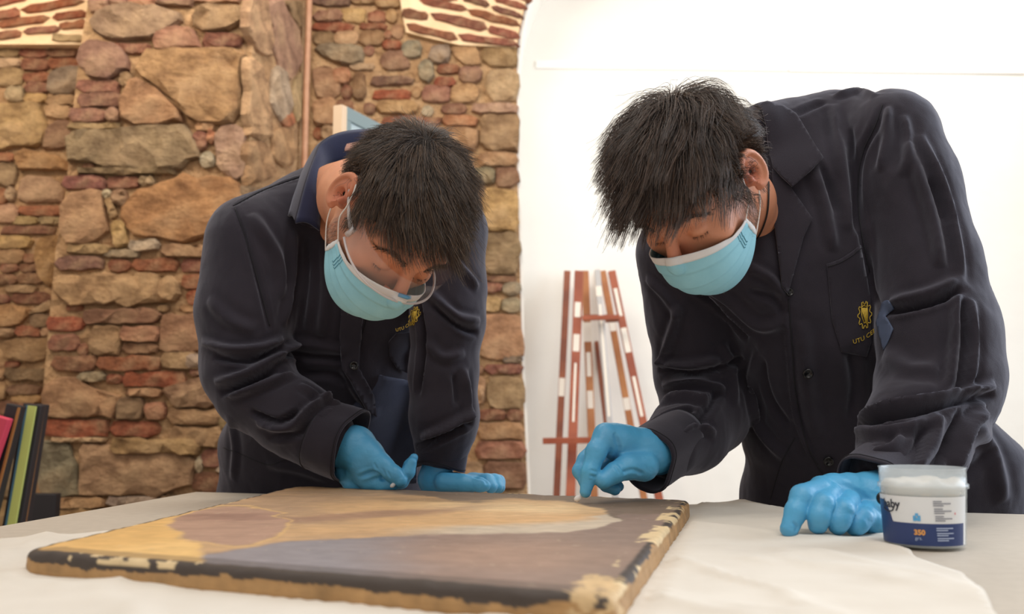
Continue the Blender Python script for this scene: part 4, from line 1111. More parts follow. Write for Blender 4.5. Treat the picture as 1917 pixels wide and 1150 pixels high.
    cs = Surf(V, F); print('coat', len(V), round(__import__('time').time()-t0, 1))
    cs.wrinkle(.0022, np.array([13, 13, 7]), spec['seed']); cs.wrinkle(.0008, np.array([40, 40, 22]), spec['seed']+5)
    cs.fold(spec['folds'])
    coat = obj('coat', fastmesh('coat', cs.V, cs.F), M['coat'], person)
    coat['label'] = 'dark navy cotton work coat'
    print('folds', round(__import__('time').time()-t0, 1))
    spec['detail'](person, coat, cs, hs, body)
    # ---- trousers and shoes
    for leg in spec['legs']:
        V, F = surfnet(lambda p: chain(p, leg, .03), np.min([a for a, r in leg], 0)-.15, np.max([a for a, r in leg], 0)+.15, .012); obj('trouser_leg', fastmesh('trouser_leg', V, F), M['trouser'], person)
        e = leg[-1][0]
        def fs(p):
            return smax(smin(ellip(p, e+np.array([0, -.07, -.02]), (.048, .13, .045)), cone(p, e+np.array([0, .02, -.02]), e+np.array([0, .02, .05]), .045, .042), .03), -(p[:, 2]-.004), .004)
        V, F = surfnet(fs, e-np.array([.1, .25, .08]), e+np.array([.1, .12, .1]), .008); obj('shoe', fastmesh('shoe', V, F), M['stitch'], person)
    return person, cs, hs

def glove(person, name, prims, h, folds=[], label=None):
    def f(p):
        d = None
        for ch, k in prims:
            c = chain(p, ch, .006); d = c if d is None else smin(d, c, k)
        return d
    A = np.array([a for ch, k in prims for a, r in ch]); V, F = surfnet(f, A.min(0)-.045, A.max(0)+.045, h); V = relax(V, F, 1, .5)
    s = Surf(V, F); s.wrinkle(.0005, np.array([60, 60, 90.]), 3)
    if folds: s.fold(folds)
    o = obj('glove', fastmesh('glove', s.V, s.F), M['glove'], person); o['label'] = label or 'blue nitrile glove'; return s
def cuff(person, a, b, r0, r1, coat, sq=1.0, seed=0, up=None, ln=None):
    """open turned cuff round the wrist, from a (arm side) to b (open end)"""
    ax = b-a; L = np.linalg.norm(ax); ax = ax/L; u = np.cross(ax, (0, 1, 0)); u /= np.linalg.norm(u); w = np.cross(u, ax); n = 56; K = 12; V = []
    for i in range(K+1):
        t = i/K; r = r0+(r1-r0)*t
        for j in range(n):
            an = 2*PI*j/n; rr = r*(1+.06*math.sin(3*an+seed)+.03*math.sin(5*an+seed*2)*t)
            V.append(a+ax*L*t*(1+.0*math.cos(an))+u*rr*math.cos(an)+w*rr*sq*math.sin(an)+ax*(.006*math.sin(2*an+seed))*t)
    V = np.array(V); V += (fbm(V*45, 3)-.5)[:, None]*.003
    F = [(i*n+j, (i+1)*n+j, (i+1)*n+(j+1) % n, i*n+(j+1) % n) for i in range(K) for j in range(n)]
    o = obj('cuff', mesh('cuff', V, F), M['coat'], coat); md = o.modifiers.new('solid', 'SOLIDIFY'); md.thickness = .0028; md.offset = -1
    for t, r_ in ((.03, r0), (.93, r1)):
        i = int(round(t*K)); ringp = V[i*n:(i+1)*n]; c = ringp.mean(0); ringp = c+(ringp-c)*1.012
        tube('cuff_seam', np.vstack([ringp, ringp[:1]]), .0007, M['stitch'], o, 4)
    return o
def button(cs, x, y, r, coat, tilt=None, at=None):
    if at is None:
        h, n = cs.hit(x, y)
        if h is None: return
    else: h, n = at
    if n@(CAMP-h) < 0: n = -n
    n = n+.6*axis(*(CAMP-h)); n /= np.linalg.norm(n)
    u = axis(*np.cross(n, (0, 0, 1))); w = np.cross(n, u); prof = [(0, .0018), (.55, .0016), (.62, .0028), (.85, .0034), (1.0, .0024), (1.0, 0), (0, -.001)]
    V = []; N_ = 28
    for rr, z in prof:
        for j in range(N_): a = 2*PI*j/N_; V.append(h+n*(z+.0035)+(u*math.cos(a)+w*math.sin(a))*rr*r)
    F = [(i*N_+j, i*N_+(j+1) % N_, (i+1)*N_+(j+1) % N_, (i+1)*N_+j) for i in range(len(prof)-1) for j in range(N_)]
    o = obj('button', mesh('button', V, F), M['button'], coat)
    for (a_, b_) in ((-.2, -.2), (.2, -.2), (-.2, .2), (.2, .2)):
        c = h+n*.0056+(u*a_+w*b_)*r; obj('thread', mesh('thread', *tube_geo([c-n*.0008, c+n*.0003], .0006, 6)), M['stitch'], o)
    return o
def emblem(cs, coat, x, y, w, h, sh, text, tx, ty, tsz, tang, curve=0.0):
    """embroidered gear with a winged letter, and lettering below, stitched on the coat"""
    yc = np.median([cs.hit(x+a, y+b)[0][1] for a in (-10, -5, 0) for b in (-8, 0, 8)])
    def onp(px_, py_, off=.0045):
        hh, n = cs.hit(px_, py_)
        if hh is None or abs(hh[1]-yc) > .02: hh = P(px_, py_, yc)
        return hh+axis(*(CAMP-hh))*off
    def M_(u, v): return x+u*w*.5+v*sh, y+v*h*.5      # u,v in -1..1
    top_ = []
    nt = 10
    for i in range(nt*4+1):
        a = 2*PI*(i/(nt*4))-PI/2; r = 1.0 if (i % 4) in (1, 2) else .76
        top_.append((r*math.cos(a), r*math.sin(a)))
    g = []
    g.append(top_)
    em = bpy.data.objects.new('emblem', None)
    V = []; F = []
    def addt(pts, rad):
        q = [onp(*M_(*p)) for p in pts]; v, f = tube_geo(q, rad, 5); n0 = len(V); V.extend(v); F.extend([tuple(a+n0 for a in t) for t in f])
    addt(top_, .0008)
    for k in range(6):                                   # solid diagonal wedge of stitches
        t = k/5; addt([(-.50+.75*t, -.52), (.22+.06*t, .62)], .0008)
    addt([(-.5, -.5), (-.42, .1), (-.1, .55)], .0008); addt([(.28, -.7), (.42, -.1), (.40, .55)], .0007); addt([(-.5, -.55), (-.2, -.68), (.25, -.6)], .0008); addt([(-.1, .6), (.1, .5), (.3, .68)], .0008)
    e = obj('emblem', mesh('emblem', V, F), M['gold'], coat); e['label'] = 'gold embroidered gear emblem with lettering'
    me = text_mesh(text, tsz, .0)
    ca, sa = math.cos(tang), math.sin(tang)
    for v in me.vertices:
        a = v.co.x; b = v.co.y+curve*a*a; v.co = Vector(onp(tx+a*ca-b*sa, ty-(a*sa+b*ca), .0042))
    me.name = 'lettering'; o = obj('lettering', me, M['gold'], e); o['kind'] = 'stuff'
    md = o.modifiers.new('solid', 'SOLIDIFY'); md.thickness = .0006; md.offset = 0

def strip3(name, A, B, mat, parent, th=.003, rows=5, bulge=0.0, outdir=None):
    """cloth band between two 3-D edges"""
    A = smooth_path(A, 36); B = smooth_path(B, 36); V = []; F = []
    for i in range(36):
        for j in range(rows+1):
            t = j/rows; p = A[i]*(1-t)+B[i]*t
            if outdir is not None: p = p+np.array(outdir)*bulge*math.sin(PI*t)
            V.append(p)
    for i in range(35):
        for j in range(rows): a = i*(rows+1)+j; F.append((a, a+1, a+rows+2, a+rows+1))
    o = obj(name, mesh(name, V, F), mat, parent); md = o.modifiers.new('solid', 'SOLIDIFY'); md.thickness = th; md.offset = 0; return o

def mkflow(crown, part, grav, side, late, back=.9):
    """strands leave the crown along the scalp, turn to the side and hang"""
    def fl(toL, R):
        def flow(p, t):
            q = toL(p); d = q-np.array(crown); d /= np.linalg.norm(d, axis=1)[:, None]+1e-9
            d = d+np.array(side)*1.0
            lowside = np.clip((np.abs(q[:, 0])-.045)/.02, 0, 1)*np.clip((.07-q[:, 2])/.04, 0, 1)*np.clip((.05-q[:, 1])/.03, 0, 1)
            d = d+lowside[:, None]*np.array([0, -back, .35*back])
            w = d@R.T+np.array([0, 0, -1.])*(grav+late*t)
            return w
        return flow
    return fl
# ------------------------------------------------------------------ the right-hand conservator
def detailA(person, coat, cs, hs, body):
    C0, R, S = A['C0'], rotm(A['F'], A['U']), A['S']
    # collar and lapel
    patch('collar', [(1411, 198), (1436, 190), (1466, 198), (1490, 213), (1514, 252), (1541, 296), (1512, 325), (1483, 350), (1462, 330), (1446, 312), (1438, 270), (1434, 234), (1426, 205)], cs, M['coat'], coat, .013, .004, 7, 6)
    patch('lapel', [(1446, 316), (1482, 353), (1521, 409), (1504, 445), (1490, 496), (1475, 550), (1464, 536), (1456, 470), (1447, 400)], cs, M['coat'], coat, .007, .003, 7, 6)
    patch('pocket', [(1548, 494), (1570, 487), (1592, 474), (1611, 459), (1630, 560), (1632, 640), (1622, 668), (1576, 660), (1558, 600)], cs, M['coat'], coat, .0022, .0016, 7, 1)
    stitch('pocket_seam', [(1548, 499), (1570, 492), (1592, 479), (1611, 464)], cs, M['stitch'], coat, .0007, .0036)
    stitch('placket_seam', [(1476, 560), (1482, 640), (1490, 740), (1510, 830), (1542, 890)], cs, M['stitch'], coat, .0011, .0006)
    stitch('sleeve_seam', [(1652, 196), (1638, 235), (1615, 285), (1607, 340), (1611, 420), (1628, 510)], cs, M['stitch'], coat, .001, .0004)
    stitch('panel_seam', [(1488, 820), (1462, 870), (1442, 935)], cs, M['stitch'], coat, .0009, .0003)
    for x, y, r in ((1476, 548, .0065), (1512, 699, .0085), (1551, 863, .0085)): button(cs, x, y, r, coat)
    patch('lit_coat_patch', [(1652, 566), (1662, 562), (1674, 578), (1658, 592), (1672, 616), (1664, 636), (1654, 656), (1647, 630), (1640, 604)], cs, nm('daylit_coat_blue', (78, 90, 116), .8), person, .004, .002, 5, 3)  # window light on the coat behind the armpit, painted as a bluish patch
    emblem(cs, coat, 1619, 590, 26, 52, -.5, 'UTU CENTRO', 1597, 644, 11.5, math.radians(9), .008)
    # necklace cord
    pts = [P(1436, 300, 1.53), P(1437, 350, 1.515), P(1434, 400, 1.50), P(1420, 440, 1.49), P(1402, 462, 1.485)]
    cc = []
    for p in smooth_path(pts, 24):
        px_ = pix(p)[0]; h, n = hs.hit(px_[0], px_[1]); cc.append(h+n*.002 if h is not None and h[1] > 1.44 else p)
    tube('cord', smooth_path(cc, 40), .0014, nm('black_cord', (30, 26, 26), .6), person, 8)
    # gloves
    g1 = glove(person, 'glove', [
        (px3([(1232, 850, 1.53, .033), (1200, 846, 1.505, .036), (1168, 832, 1.488, .029), (1148, 824, 1.478, .024)]), .012),
        (px3([(1150, 826, 1.47, .024), (1134, 817, 1.46, .0185)]), .014),
        (px3([(1134, 815, 1.46, .0170), (1116, 846, 1.445, .0150), (1104, 884, 1.435, .0120), (1096, 921, 1.432, .0085)]), .006),
        (px3([(1140, 818, 1.48, .0165), (1098, 862, 1.468, .0130), (1087, 882, 1.462, .0115), (1099, 912, 1.45, .0085)]), .004),
        (px3([(1204, 872, 1.475, .024), (1176, 874, 1.455, .0185), (1150, 886, 1.442, .0145), (1130, 900, 1.434, .0125)]), .006),
        (px3([(1165, 850, 1.505, .017), (1120, 888, 1.492, .0115), (1135, 908, 1.485, .0095), (1151, 917, 1.478, .0085)]), .004),
        (px3([(1180, 862, 1.515, .016), (1140, 892, 1.508, .0105), (1158, 912, 1.50, .0080)]), .004)], .0018,
        [([(1150, 810), (1158, 840), (1150, 862)], .004, -.0025), ([(1165, 885), (1185, 880), (1205, 888)], .003, -.0016), ([(1105, 880), (1118, 884)], .002, -.0012), ([(1103, 890), (1116, 894)], .002, -.0012), ([(1150, 872), (1160, 888)], .002, -.001), ([(1158, 868), (1170, 886)], .002, -.001)],
        'blue nitrile glove holding a cotton swab')
    tube('swab_stick', [P(1112, 902, 1.431), P(1085, 933, 1.437)], .0012, M['maskwhite'], person, 8)
    sw = tube('swab_tip', [P(1091, 926, 1.436), P(1086, 931, 1.437), P(1079, 935, 1.438), P(1075, 936, 1.438)], [.0022, .0042, .0044, .0018], M['maskwhite'], person, 12)
    glove(person, 'glove', [
        (px3([(1668, 925, 1.335, .035), (1630, 935, 1.305, .036), (1592, 924, 1.298, .026), (1560, 918, 1.285, .021), (1538, 915, 1.272, .0165)]), .014),
        (px3([(1536, 918, 1.258, .0150), (1502, 930, 1.240, .0145), (1490, 958, 1.232, .0130), (1478, 990, 1.228, .0115)]), .007),
        (px3([(1556, 924, 1.262, .0140), (1540, 944, 1.228, .0136), (1533, 966, 1.222, .0134), (1531, 982, 1.228, .0122)]), .0012),
        (px3([(1590, 938, 1.266, .0140), (1578, 956, 1.230, .0134), (1571, 974, 1.226, .0132), (1568, 984, 1.232, .0118)]), .0012),
        (px3([(1624, 955, 1.276, .0140), (1614, 970, 1.242, .0128), (1606, 981, 1.236, .0122), (1600, 987, 1.242, .0110)]), .0012),
        (px3([(1640, 955, 1.285, .0200), (1632, 976, 1.258, .0145), (1655, 980, 1.262, .0120)]), .006)], .0018,
        [([(1484, 978), (1492, 988), (1488, 996)], .002, -.0018), ([(1572, 905), (1620, 930), (1655, 965)], .004, -.001)], 'blue nitrile glove pressed on the table as a loose fist')
    cuff(person, P(1268, 822, 1.60), P(1205, 862, 1.515), .052, .050, coat, 1.0, 1.2)
    c2 = cuff(person, P(1690, 884, 1.390), P(1628, 924, 1.305), .061, .052, coat, .95, .3)
    button(cs, 0, 0, .0085, coat, at=(P(1650, 934, 1.252), np.array([.3, -.9, .2])))

A = dict(label='person on the right in navy coat and blue mask, dabbing with a cotton swab', base=(P(1640, 950, 1.80)[0], 1.82, 0),
    C0=P(1297, 354, 1.36), F=(-.38, -.44, -.81), U=(-.55, -.60, .57), S=1.035, clump=.75, earrot=.42, skin=(208, 142, 110), stubble=.5, hl=HAIRLINE, seed=11, hairmat='hairA', hairlabel='thick tousled dark brown hair falling over the forehead',
    neck=None, detail=detailA)
_R = rotm(A['F'], A['U']); _nb = A['C0']+_R@np.array([0, -.035, -.055])
A['neck'] = [(_nb, .050), (P(1389, 374, 1.50), .045), (P(1418, 425, 1.61), .047), (P(1490, 500, 1.68), .08)]
A['torso'] = [(P(1465, 365, 1.62), .165, .085, axis(.86, -.25, .42)), (P(1500, 480, 1.64), .150, .105, axis(.92, -.2, .28)), (P(1530, 620, 1.67), .140, .112, axis(.97, -.15, .1)), (P(1585, 780, 1.73), .180, .118, axis(1, -.15, 0)), (P(1650, 930, 1.78), .250, .135, axis(1, -.15, 0)), (P(1655, 1150, 1.83), .262, .145, axis(1, -.15, 0))]
A['bulk'] = [(px3([(1285, 470, 1.66, .070), (1450, 330, 1.66, .085), (1560, 272, 1.66, .088), (1655, 262, 1.60, .078)]), .04), (px3([(1428, 244, 1.60, .046), (1480, 262, 1.64, .062), (1500, 300, 1.68, .085)]), .03), (px3([(1350, 480, 1.58, .060), (1460, 560, 1.62, .080)]), .04)]
A['sleeves'] = [(px3([(1668, 262, 1.57, .080), (1702, 350, 1.54, .074), (1738, 500, 1.52, .077), (1756, 620, 1.50, .086), (1762, 698, 1.49, .092)]), .022),
                (px3([(1750, 745, 1.48, .088), (1712, 820, 1.42, .074), (1672, 895, 1.355, .056)]), .018),
                (px3([(1272, 475, 1.66, .074), (1288, 590, 1.69, .070), (1312, 700, 1.72, .078), (1322, 758, 1.72, .074)]), .02),
                (px3([(1322, 775, 1.70, .074), (1290, 812, 1.64, .062), (1252, 838, 1.58, .050)]), .02)]
A['hollow'] = [px3([(1376, 330, 1.44, .044), (1390, 385, 1.49, .047), (1402, 440, 1.51, .034), (1415, 475, 1.52, .014)])]
A['bounds'] = ((.16, 1.22, .56), (.98, 2.02, 1.50))
A['folds'] = [([(1655, 195), (1640, 235), (1615, 285), (1607, 340), (1611, 420), (1630, 520), (1650, 585)], 0.0062, -0.0078), ([(1662, 200), (1660, 260), (1648, 320)], 0.0079, 0.0091), ([(1690, 215), (1700, 270), (1690, 330)], 0.0079, 0.0078),
    ([(1700, 270), (1730, 360), (1752, 440), (1760, 500)], 0.0088, 0.0117), ([(1720, 250), (1765, 350), (1790, 450), (1800, 530)], 0.0079, 0.0091), ([(1740, 330), (1775, 420)], 0.0053, -0.0065),
    ([(1655, 585), (1740, 566), (1800, 540)], 0.0062, -0.0156), ([(1665, 566), (1740, 548), (1800, 522)], 0.0088, 0.0078), ([(1790, 545), (1786, 640), (1775, 742)], 0.0070, 0.0117), ([(1818, 560), (1822, 660), (1812, 735)], 0.0070, 0.0104), ([(1803, 560), (1805, 650), (1795, 730)], 0.0053, -0.0078), ([(1655, 660), (1700, 690), (1760, 690)], 0.0123, 0.0065),
    ([(1604, 800), (1660, 782), (1750, 760), (1862, 735)], 0.0062, -0.0234), ([(1610, 784), (1700, 764), (1800, 744), (1862, 722)], 0.0088, 0.0156), ([(1606, 808), (1640, 812), (1700, 802), (1760, 780)], 0.0079, 0.0104),
    ([(1760, 778), (1740, 840), (1700, 890)], 0.0079, 0.0130), ([(1725, 800), (1712, 850), (1690, 885)], 0.0053, -0.0104), ([(1840, 752), (1805, 820), (1775, 885)], 0.0079, 0.0143), ([(1800, 770), (1775, 830), (1745, 885)], 0.0062, -0.0130), ([(1630, 850), (1670, 840), (1690, 815)], 0.0070, 0.0091), ([(1612, 880), (1650, 885), (1690, 870)], 0.0062, -0.0091),
    ([(1560, 195), (1572, 300), (1588, 430)], 0.0097, 0.0091), ([(1590, 240), (1598, 340), (1604, 440)], 0.0062, -0.0091), ([(1520, 310), (1548, 400), (1560, 470)], 0.0088, 0.0078), ([(1535, 300), (1570, 400)], 0.0053, -0.0065), ([(1490, 215), (1520, 200), (1545, 190)], 0.0062, -0.0065), ([(1640, 180), (1600, 172), (1560, 182)], 0.0070, 0.0065),
    ([(1285, 528), (1340, 570), (1400, 636)], 0.0062, -0.0143), ([(1300, 522), (1360, 560), (1420, 610), (1470, 600)], 0.0106, 0.0091), ([(1400, 500), (1440, 520), (1470, 555)], 0.0070, 0.0078), ([(1400, 545), (1450, 560), (1470, 590)], 0.0070, -0.0065),
    ([(1470, 570), (1478, 680), (1490, 780), (1520, 860)], 0.0044, 0.0052), ([(1500, 600), (1510, 720), (1530, 820)], 0.0123, 0.0065), ([(1430, 640), (1405, 720), (1420, 800), (1470, 860)], 0.0088, 0.0091), ([(1420, 650), (1440, 740), (1480, 800)], 0.0070, -0.0065), ([(1590, 650), (1600, 720), (1590, 790)], 0.0088, -0.0078),
    ([(1275, 570), (1255, 630), (1235, 690)], 0.0079, 0.0104), ([(1232, 692), (1290, 700), (1350, 690), (1390, 668)], 0.0062, -0.0169), ([(1234, 678), (1290, 684), (1350, 672)], 0.0079, 0.0104), ([(1240, 722), (1300, 716), (1360, 730)], 0.0070, 0.0117), ([(1195, 798), (1225, 762), (1280, 745), (1330, 756)], 0.0070, 0.0117), ([(1215, 800), (1250, 775), (1300, 768)], 0.0053, -0.0104), ([(1300, 800), (1330, 760), (1345, 730)], 0.0070, -0.0091), ([(1255, 830), (1300, 800), (1340, 812)], 0.0070, 0.0091), ([(1210, 520), (1250, 560), (1270, 600)], 0.0079, 0.0078), ([(1350, 640), (1370, 700), (1375, 760)], 0.0088, 0.0078),
    ([(1820, 780), (1860, 850), (1880, 940)], 0.0141, 0.0078), ([(1780, 900), (1830, 870), (1860, 840)], 0.0088, -0.0065)]
A['legs'] = [[(np.array([P(1560, 950, 1.8)[0], 1.86, .80]), .115), (np.array([P(1560, 950, 1.8)[0], 1.88, .45]), .085), (np.array([P(1560, 950, 1.8)[0], 1.93, .08]), .062)], [(np.array([P(1740, 950, 1.8)[0], 1.90, .80]), .115), (np.array([P(1740, 950, 1.8)[0], 1.92, .45]), .085), (np.array([P(1740, 950, 1.8)[0], 1.98, .08]), .062)]]
topm = lambda q: q[:, 2] > .03
A['hair'] = [('hair_strands', 9000, lambda q: q[:, 2] > -1, lambda q: np.interp(q[:, 2], [-.07, -.02, .03, .06, .11], [.022, .032, .052, .070, .076]), .035, .00030, .75, .04, mkflow((.0, -.06, .115), 0, .22, (-.32, .25, 0), .40), 11)]
A['hair'].append(('fringe_strands', 900, lambda q: (q[:, 1] > .045) & (q[:, 2] > .05), lambda q: .085+0*q[:, 0], .020, .00032, .6, .12, mkflow((.0, -.06, .115), 0, .3, (-.5, .4, 0), .7), 11))

# ------------------------------------------------------------------ the left-hand conservator
def detailB(person, coat, cs, hs, body):
    C0, R, S = B['C0'], rotm(B['F'], B['U']), B['S']
    U_ = [P(553, 418, 1.715), P(572, 345, 1.745), P(589, 297, 1.79), P(602, 268, 1.83), P(638, 249, 1.87), P(700, 244, 1.90), P(775, 258, 1.90), P(840, 320, 1.84)]
    L_ = [P(598, 432, 1.73), P(601, 370, 1.76), P(603, 322, 1.80), P(620, 308, 1.85), P(653, 304, 1.87), P(705, 300, 1.89), P(770, 300, 1.90), P(828, 335, 1.85)]
    strip3('collar', U_, L_, M['coat_in'], coat, .004, 6, .012, (0, -.4, .6))
    U2 = [p+np.array([0, .006, .002]) for p in U_]; L2 = [P(540, 405, 1.75), P(556, 350, 1.79), P(572, 310, 1.83), P(590, 285, 1.87), P(632, 268, 1.92), P(700, 265, 1.95), P(780, 275, 1.94), P(850, 335, 1.88)]
    strip3('collar', U2, L2, M['coat'], coat, .004, 6, .008, (0, .2, .8))
    patch('collar_point', [(590, 300), (574, 335), (561, 375), (553, 414), (575, 424), (597, 429), (599, 375), (597, 325)], cs, M['coat'], coat, .020, .003, 6, 6)
    strip3('neck_label', [P(646, 270, 1.865), P(672, 266, 1.872), P(700, 266, 1.878)], [P(645, 283, 1.862), P(672, 279, 1.868), P(700, 278, 1.874)], nm('beige_label', (186, 140, 124), .8), coat, .001, 3)
    patch('trouser_front', [(662, 730), (700, 700), (772, 715), (782, 800), (780, 905), (640, 915), (650, 800)], cs, M['trouser'], person, .010, .003, 9, 4)
    patch('front_edge', [(640, 560), (684, 566), (676, 620), (672, 690), (700, 740), (706, 782), (688, 770), (660, 720), (640, 690), (636, 630)], cs, M['coat'], coat, .016, .0035, 7, 4)
    patch('chest_pocket', [(728, 640), (742, 624), (770, 622), (770, 660), (764, 700), (744, 690), (730, 670)], cs, M['coat'], coat, .006, .002, 6, 2)
    stitch('placket_seam', [(694, 568), (680, 620), (668, 660), (655, 700)], cs, M['stitch'], coat, .001, .001)
    stitch('yoke_seam', [(436, 386), (480, 362), (530, 342), (570, 328)], cs, M['stitch'], coat, .0012, .0004)
    stitch('sleeve_seam', [(440, 390), (458, 440), (476, 500), (492, 560), (505, 610)], cs, M['stitch'], coat, .0012, .0004)
    stitch('pocket_seam', [(418, 838), (450, 850), (500, 870), (535, 860)], cs, M['stitch'], coat, .0009, .0004)
    button(cs, 663, 685, .0085, coat, at=(P(663, 685, cs.hit(663, 685)[0][1]-.022) if cs.hit(663, 685)[0] is not None else P(663, 685, 1.8), np.array([0, -1, 0.])))
    emblem(cs, coat, 775, 592, 18, 36, -4.5, 'UTU CENTRO', 741, 621, 8.2, math.radians(8), .01)
    glove(person, 'glove', [
        (px3([(640, 840, 1.74, .034), (664, 838, 1.735, .038), (684, 862, 1.725, .034), (690, 882, 1.72, .028)]), .014),
        (px3([(690, 848, 1.715, .024), (716, 872, 1.70, .0180), (738, 888, 1.69, .0140), (750, 900, 1.688, .0115)]), .010),
        (px3([(668, 882, 1.735, .022), (690, 902, 1.715, .0150), (716, 908, 1.705, .0115), (738, 908, 1.70, .0095)]), .005),
        (px3([(650, 885, 1.75, .022), (660, 905, 1.74, .0160), (690, 914, 1.73, .0120)]), .006),
        (px3([(735, 908, 1.712, .0095), (752, 903, 1.705, .0105), (764, 884, 1.70, .0112), (771, 866, 1.70, .0085)]), .003),
        (px3([(752, 900, 1.725, .0100), (767, 872, 1.722, .0100), (775, 857, 1.72, .0070)]), .002)], .0018,
        [([(700, 866), (706, 880)], .0025, -.0012), ([(725, 882), (732, 896)], .002, -.001), ([(715, 876), (722, 890)], .002, -.001), ([(670, 895), (700, 885), (720, 900)], .004, -.0035)], 'blue nitrile glove holding a swab with thumb and forefinger')
    tube('swab_stick', [P(752, 880, 1.70), P(738, 906, 1.684)], .0011, M['maskwhite'], person, 8)
    tube('swab_tip', [P(741, 902, 1.687), P(738, 906, 1.684), P(734, 910, 1.682), P(731, 912, 1.681)], [.0020, .0036, .0038, .0016], M['maskwhite'], person, 10)
    glove(person, 'glove', [
        (px3([(822, 868, 1.80, .030), (812, 898, 1.80, .028), (826, 906, 1.79, .022), (852, 904, 1.78, .0175), (884, 906, 1.775, .0155)]), .012),
        (px3([(830, 902, 1.765, .0165), (868, 904, 1.755, .0145), (898, 908, 1.75, .0118), (907, 910, 1.75, .0100)]), .008),
        (px3([(880, 902, 1.79, .0150), (912, 901, 1.775, .0125), (919, 912, 1.765, .0115)]), .003),
        (px3([(884, 900, 1.81, .0150), (926, 901, 1.79, .0122), (930, 912, 1.78, .0112)]), .003),
        (px3([(884, 902, 1.83, .0140), (933, 902, 1.81, .0115), (935, 913, 1.80, .0105)]), .003)], .0018,
        [([(884, 893), (906, 898), (912, 908)], .003, -.002)], 'blue nitrile glove resting knuckles down beyond the painting')
    cuff(person, P(596, 815, 1.745), P(655, 838, 1.735), .066, .067, coat, 1.0, .5)
    cuff(person, P(828, 822, 1.80), P(822, 874, 1.80), .050, .047, coat, 1.0, 2.0)
    # clear safety spectacles
    L = lambda a: C0+R@(np.array(a)*S)
    g = obj('safety_glasses', None, None, person) if False else None
    def lens(c, v): cs_ = math.cos(c*PI/2); sn = math.sin(c*PI/2); return L((.074*sn, .040+.088*cs_**.8, -.024+.046*v+.004*cs_))
    nc, nv = 44, 8
    V = [lens(-1+2*i/nc, j/nv) for i in range(nc+1) for j in range(nv+1)]; F = [(i*(nv+1)+j, i*(nv+1)+j+1, (i+1)*(nv+1)+j+1, (i+1)*(nv+1)+j) for i in range(nc) for j in range(nv)]
    gm = nm('clear_polycarbonate', (235, 235, 240), .08, Alpha=.10)
    g = obj('safety_glasses', mesh('safety_glasses', V, F), gm, person); g['label'] = 'clear plastic safety spectacles'
    fr = nm('frosted_clear_frame', (216, 208, 208), .25); fr.node_tree.nodes['Principled BSDF'].inputs['Alpha'].default_value = .72
    tube('frame_rim', [lens(-1+2*i/40, 0) for i in range(41)], .0019, fr, g, 6); 
    for s in (-1, 1):
        a = [L((s*.074, .040, .0)), L((s*.079, .022, .004)), L((s*.083, .0, .012)), L((s*.082, -.02, .016)), L((s*.080, -.034, .004))]
        b = [L((s*.074, .040, -.010)), L((s*.079, .022, -.003)), L((s*.083, .0, .008)), L((s*.082, -.02, .013)), L((s*.080, -.034, .001))]
        strip3('temple_arm', a, b, fr, g, .002, 3)
        tube('hinge', [L((s*.074, .043, .002)), L((s*.076, .043, -.014))], .0042, fr, g, 8)
    tube('nose_piece', [L((-.009, .124, -.010)), L((0, .130, -.004)), L((.009, .124, -.010))], .003, nm('blue_nose_pad', (90, 150, 190), .4), g, 8)

B = dict(label='person on the left in a navy coat, mask and clear spectacles, head bowed low', base=(P(600, 900, 2.04)[0], 2.08, 0),
    C0=P(740, 408, 1.40), F=(.20, -.40, -.89), U=(.62, -.62, .42), S=1.06, clump=.6, earrot=.18, skin=(206, 138, 104), stubble=.5, hl=HAIRLINE, seed=23, hairmat='hairB', hairlabel='short dark brown hair swirling from the crown', neck=None, detail=detailB)
_R = rotm(B['F'], B['U']); _nb = B['C0']+_R@np.array([0, -.035, -.055])
B['neck'] = [(_nb, .056), (P(668, 372, 1.70), .064), (P(663, 352, 1.79), .067), (P(660, 390, 1.82), .070), (P(650, 430, 1.88), .095), (P(650, 520, 1.92), .10)]
B['torso'] = [(P(645, 430, 1.88), .165, .085, axis(1, 0, 0)), (P(640, 560, 1.90), .160, .105, axis(1, 0, 0)), (P(628, 700, 1.96), .168, .115, axis(1, 0, 0)), (P(602, 850, 2.05), .205, .120, axis(1, 0, 0)), (P(602, 950, 2.08), .212, .130, axis(1, 0, 0)), (P(602, 1130, 2.12), .215, .140, axis(1, 0, 0))]
B['bulk'] = [(px3([(478, 448, 1.82, .082), (600, 405, 1.88, .092), (720, 390, 1.90, .09), (835, 432, 1.82, .075)]), .04), (px3([(690, 350, 1.96, .085), (640, 390, 1.92, .09)]), .03)]
B['sleeves'] = [(px3([(472, 458, 1.80, .086), (458, 580, 1.79, .086), (462, 690, 1.78, .080), (480, 728, 1.77, .072)]), .02), (px3([(482, 735, 1.765, .070), (550, 782, 1.755, .066), (600, 815, 1.745, .062)]), .018),
                (px3([(835, 435, 1.81, .074), (838, 540, 1.80, .068), (838, 600, 1.79, .066), (830, 700, 1.79, .060), (832, 780, 1.79, .061), (828, 830, 1.80, .052)]), .018)]
B['hollow'] = [px3([(700, 350, 1.68, .05), (662, 360, 1.77, .075), (652, 430, 1.75, .062), (668, 500, 1.74, .03)])]
B['bounds'] = ((-.72, 1.62, .56), (.05, 2.30, 1.42))
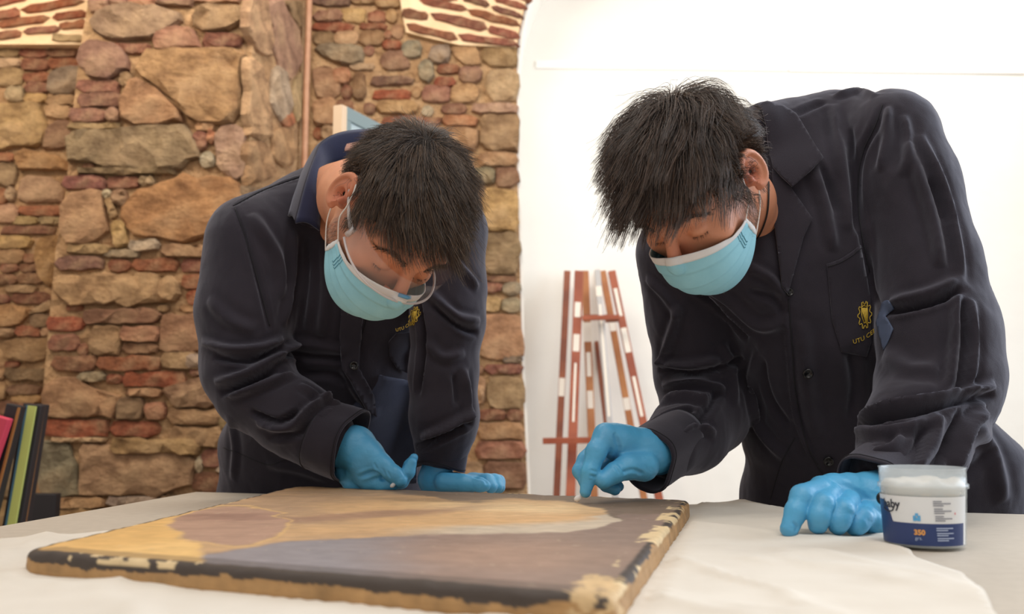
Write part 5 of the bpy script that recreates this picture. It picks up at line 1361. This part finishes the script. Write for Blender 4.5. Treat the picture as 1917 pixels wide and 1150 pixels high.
B['folds'] = [([(440, 388), (458, 440), (476, 500), (492, 560), (505, 620)], 0.0053, -0.0065), ([(436, 386), (480, 362), (530, 342), (575, 327)], 0.0035, -0.0039), ([(470, 400), (520, 480), (530, 560)], 0.0106, 0.0078), ([(550, 430), (545, 520), (530, 610)], 0.0088, 0.0091), ([(575, 440), (572, 530), (560, 620)], 0.0070, -0.0078), ([(605, 450), (610, 540), (600, 630)], 0.0088, 0.0078),
    ([(378, 640), (430, 654), (490, 650), (530, 635)], 0.0070, 0.0130), ([(400, 668), (460, 676), (520, 655)], 0.0053, -0.0130), ([(402, 716), (460, 700), (520, 668), (560, 640)], 0.0070, 0.0143), ([(412, 738), (465, 716), (520, 690)], 0.0053, -0.0156), ([(430, 742), (490, 722), (550, 700)], 0.0070, 0.0104), ([(480, 792), (540, 800), (580, 765), (620, 742)], 0.0070, 0.0130), ([(470, 770), (520, 790), (560, 770)], 0.0053, -0.0130), ([(500, 820), (560, 812), (600, 780)], 0.0062, -0.0091), ([(560, 720), (600, 745), (640, 760)], 0.0070, 0.0078), ([(390, 560), (430, 600), (480, 620)], 0.0106, 0.0065),
    ([(520, 660), (590, 668), (650, 672)], 0.0062, -0.0104), ([(540, 640), (600, 648), (650, 655)], 0.0088, 0.0078), ([(560, 700), (620, 700), (660, 720)], 0.0088, -0.0078), ([(640, 690), (665, 735), (705, 785)], 0.0062, 0.0104),
    ([(782, 560), (792, 640), (782, 740)], 0.0062, -0.0130), ([(800, 540), (850, 590), (898, 602)], 0.0079, 0.0117), ([(810, 570), (860, 612), (895, 625)], 0.0053, -0.0104), ([(868, 690), (876, 760), (870, 800)], 0.0070, 0.0104), ([(850, 700), (856, 760)], 0.0053, -0.0078), ([(780, 838), (830, 815), (886, 790)], 0.0062, -0.0130), ([(790, 820), (840, 800), (886, 772)], 0.0079, 0.0117), ([(800, 460), (860, 500), (895, 540)], 0.0079, 0.0078), ([(800, 640), (830, 670), (870, 660)], 0.0079, 0.0065),
    ([(430, 780), (440, 840), (435, 900)], 0.0088, 0.0052), ([(500, 870), (560, 880), (620, 900)], 0.0088, 0.0052)]
B['legs'] = [[(np.array([P(520, 950, 2.1)[0], 2.14, .80]), .115), (np.array([P(520, 950, 2.1)[0], 2.16, .45]), .085), (np.array([P(520, 950, 2.1)[0], 2.2, .08]), .062)], [(np.array([P(690, 950, 2.1)[0], 2.14, .80]), .115), (np.array([P(690, 950, 2.1)[0], 2.16, .45]), .085), (np.array([P(690, 950, 2.1)[0], 2.2, .08]), .062)]]
B['hair'] = [('hair_strands', 10000, lambda q: q[:, 2] > -1, lambda q: np.interp(q[:, 2], [-.07, -.02, .03, .06, .11], [.012, .018, .034, .052, .050]), .015, .00030, .28, .05, mkflow((-.010, -.045, .105), 0, .10, (.30, .12, 0), .2, .3), 8)]
B['hair'].append(('fringe_strands', 1200, lambda q: (q[:, 1] > .04) & (q[:, 2] > .05), lambda q: .072+0*q[:, 0], .018, .0003, .4, .12, mkflow((-.010, -.045, .105), 0, .15, (.5, .4, 0), .4, .3), 8))

build_person(A)
build_person(B)
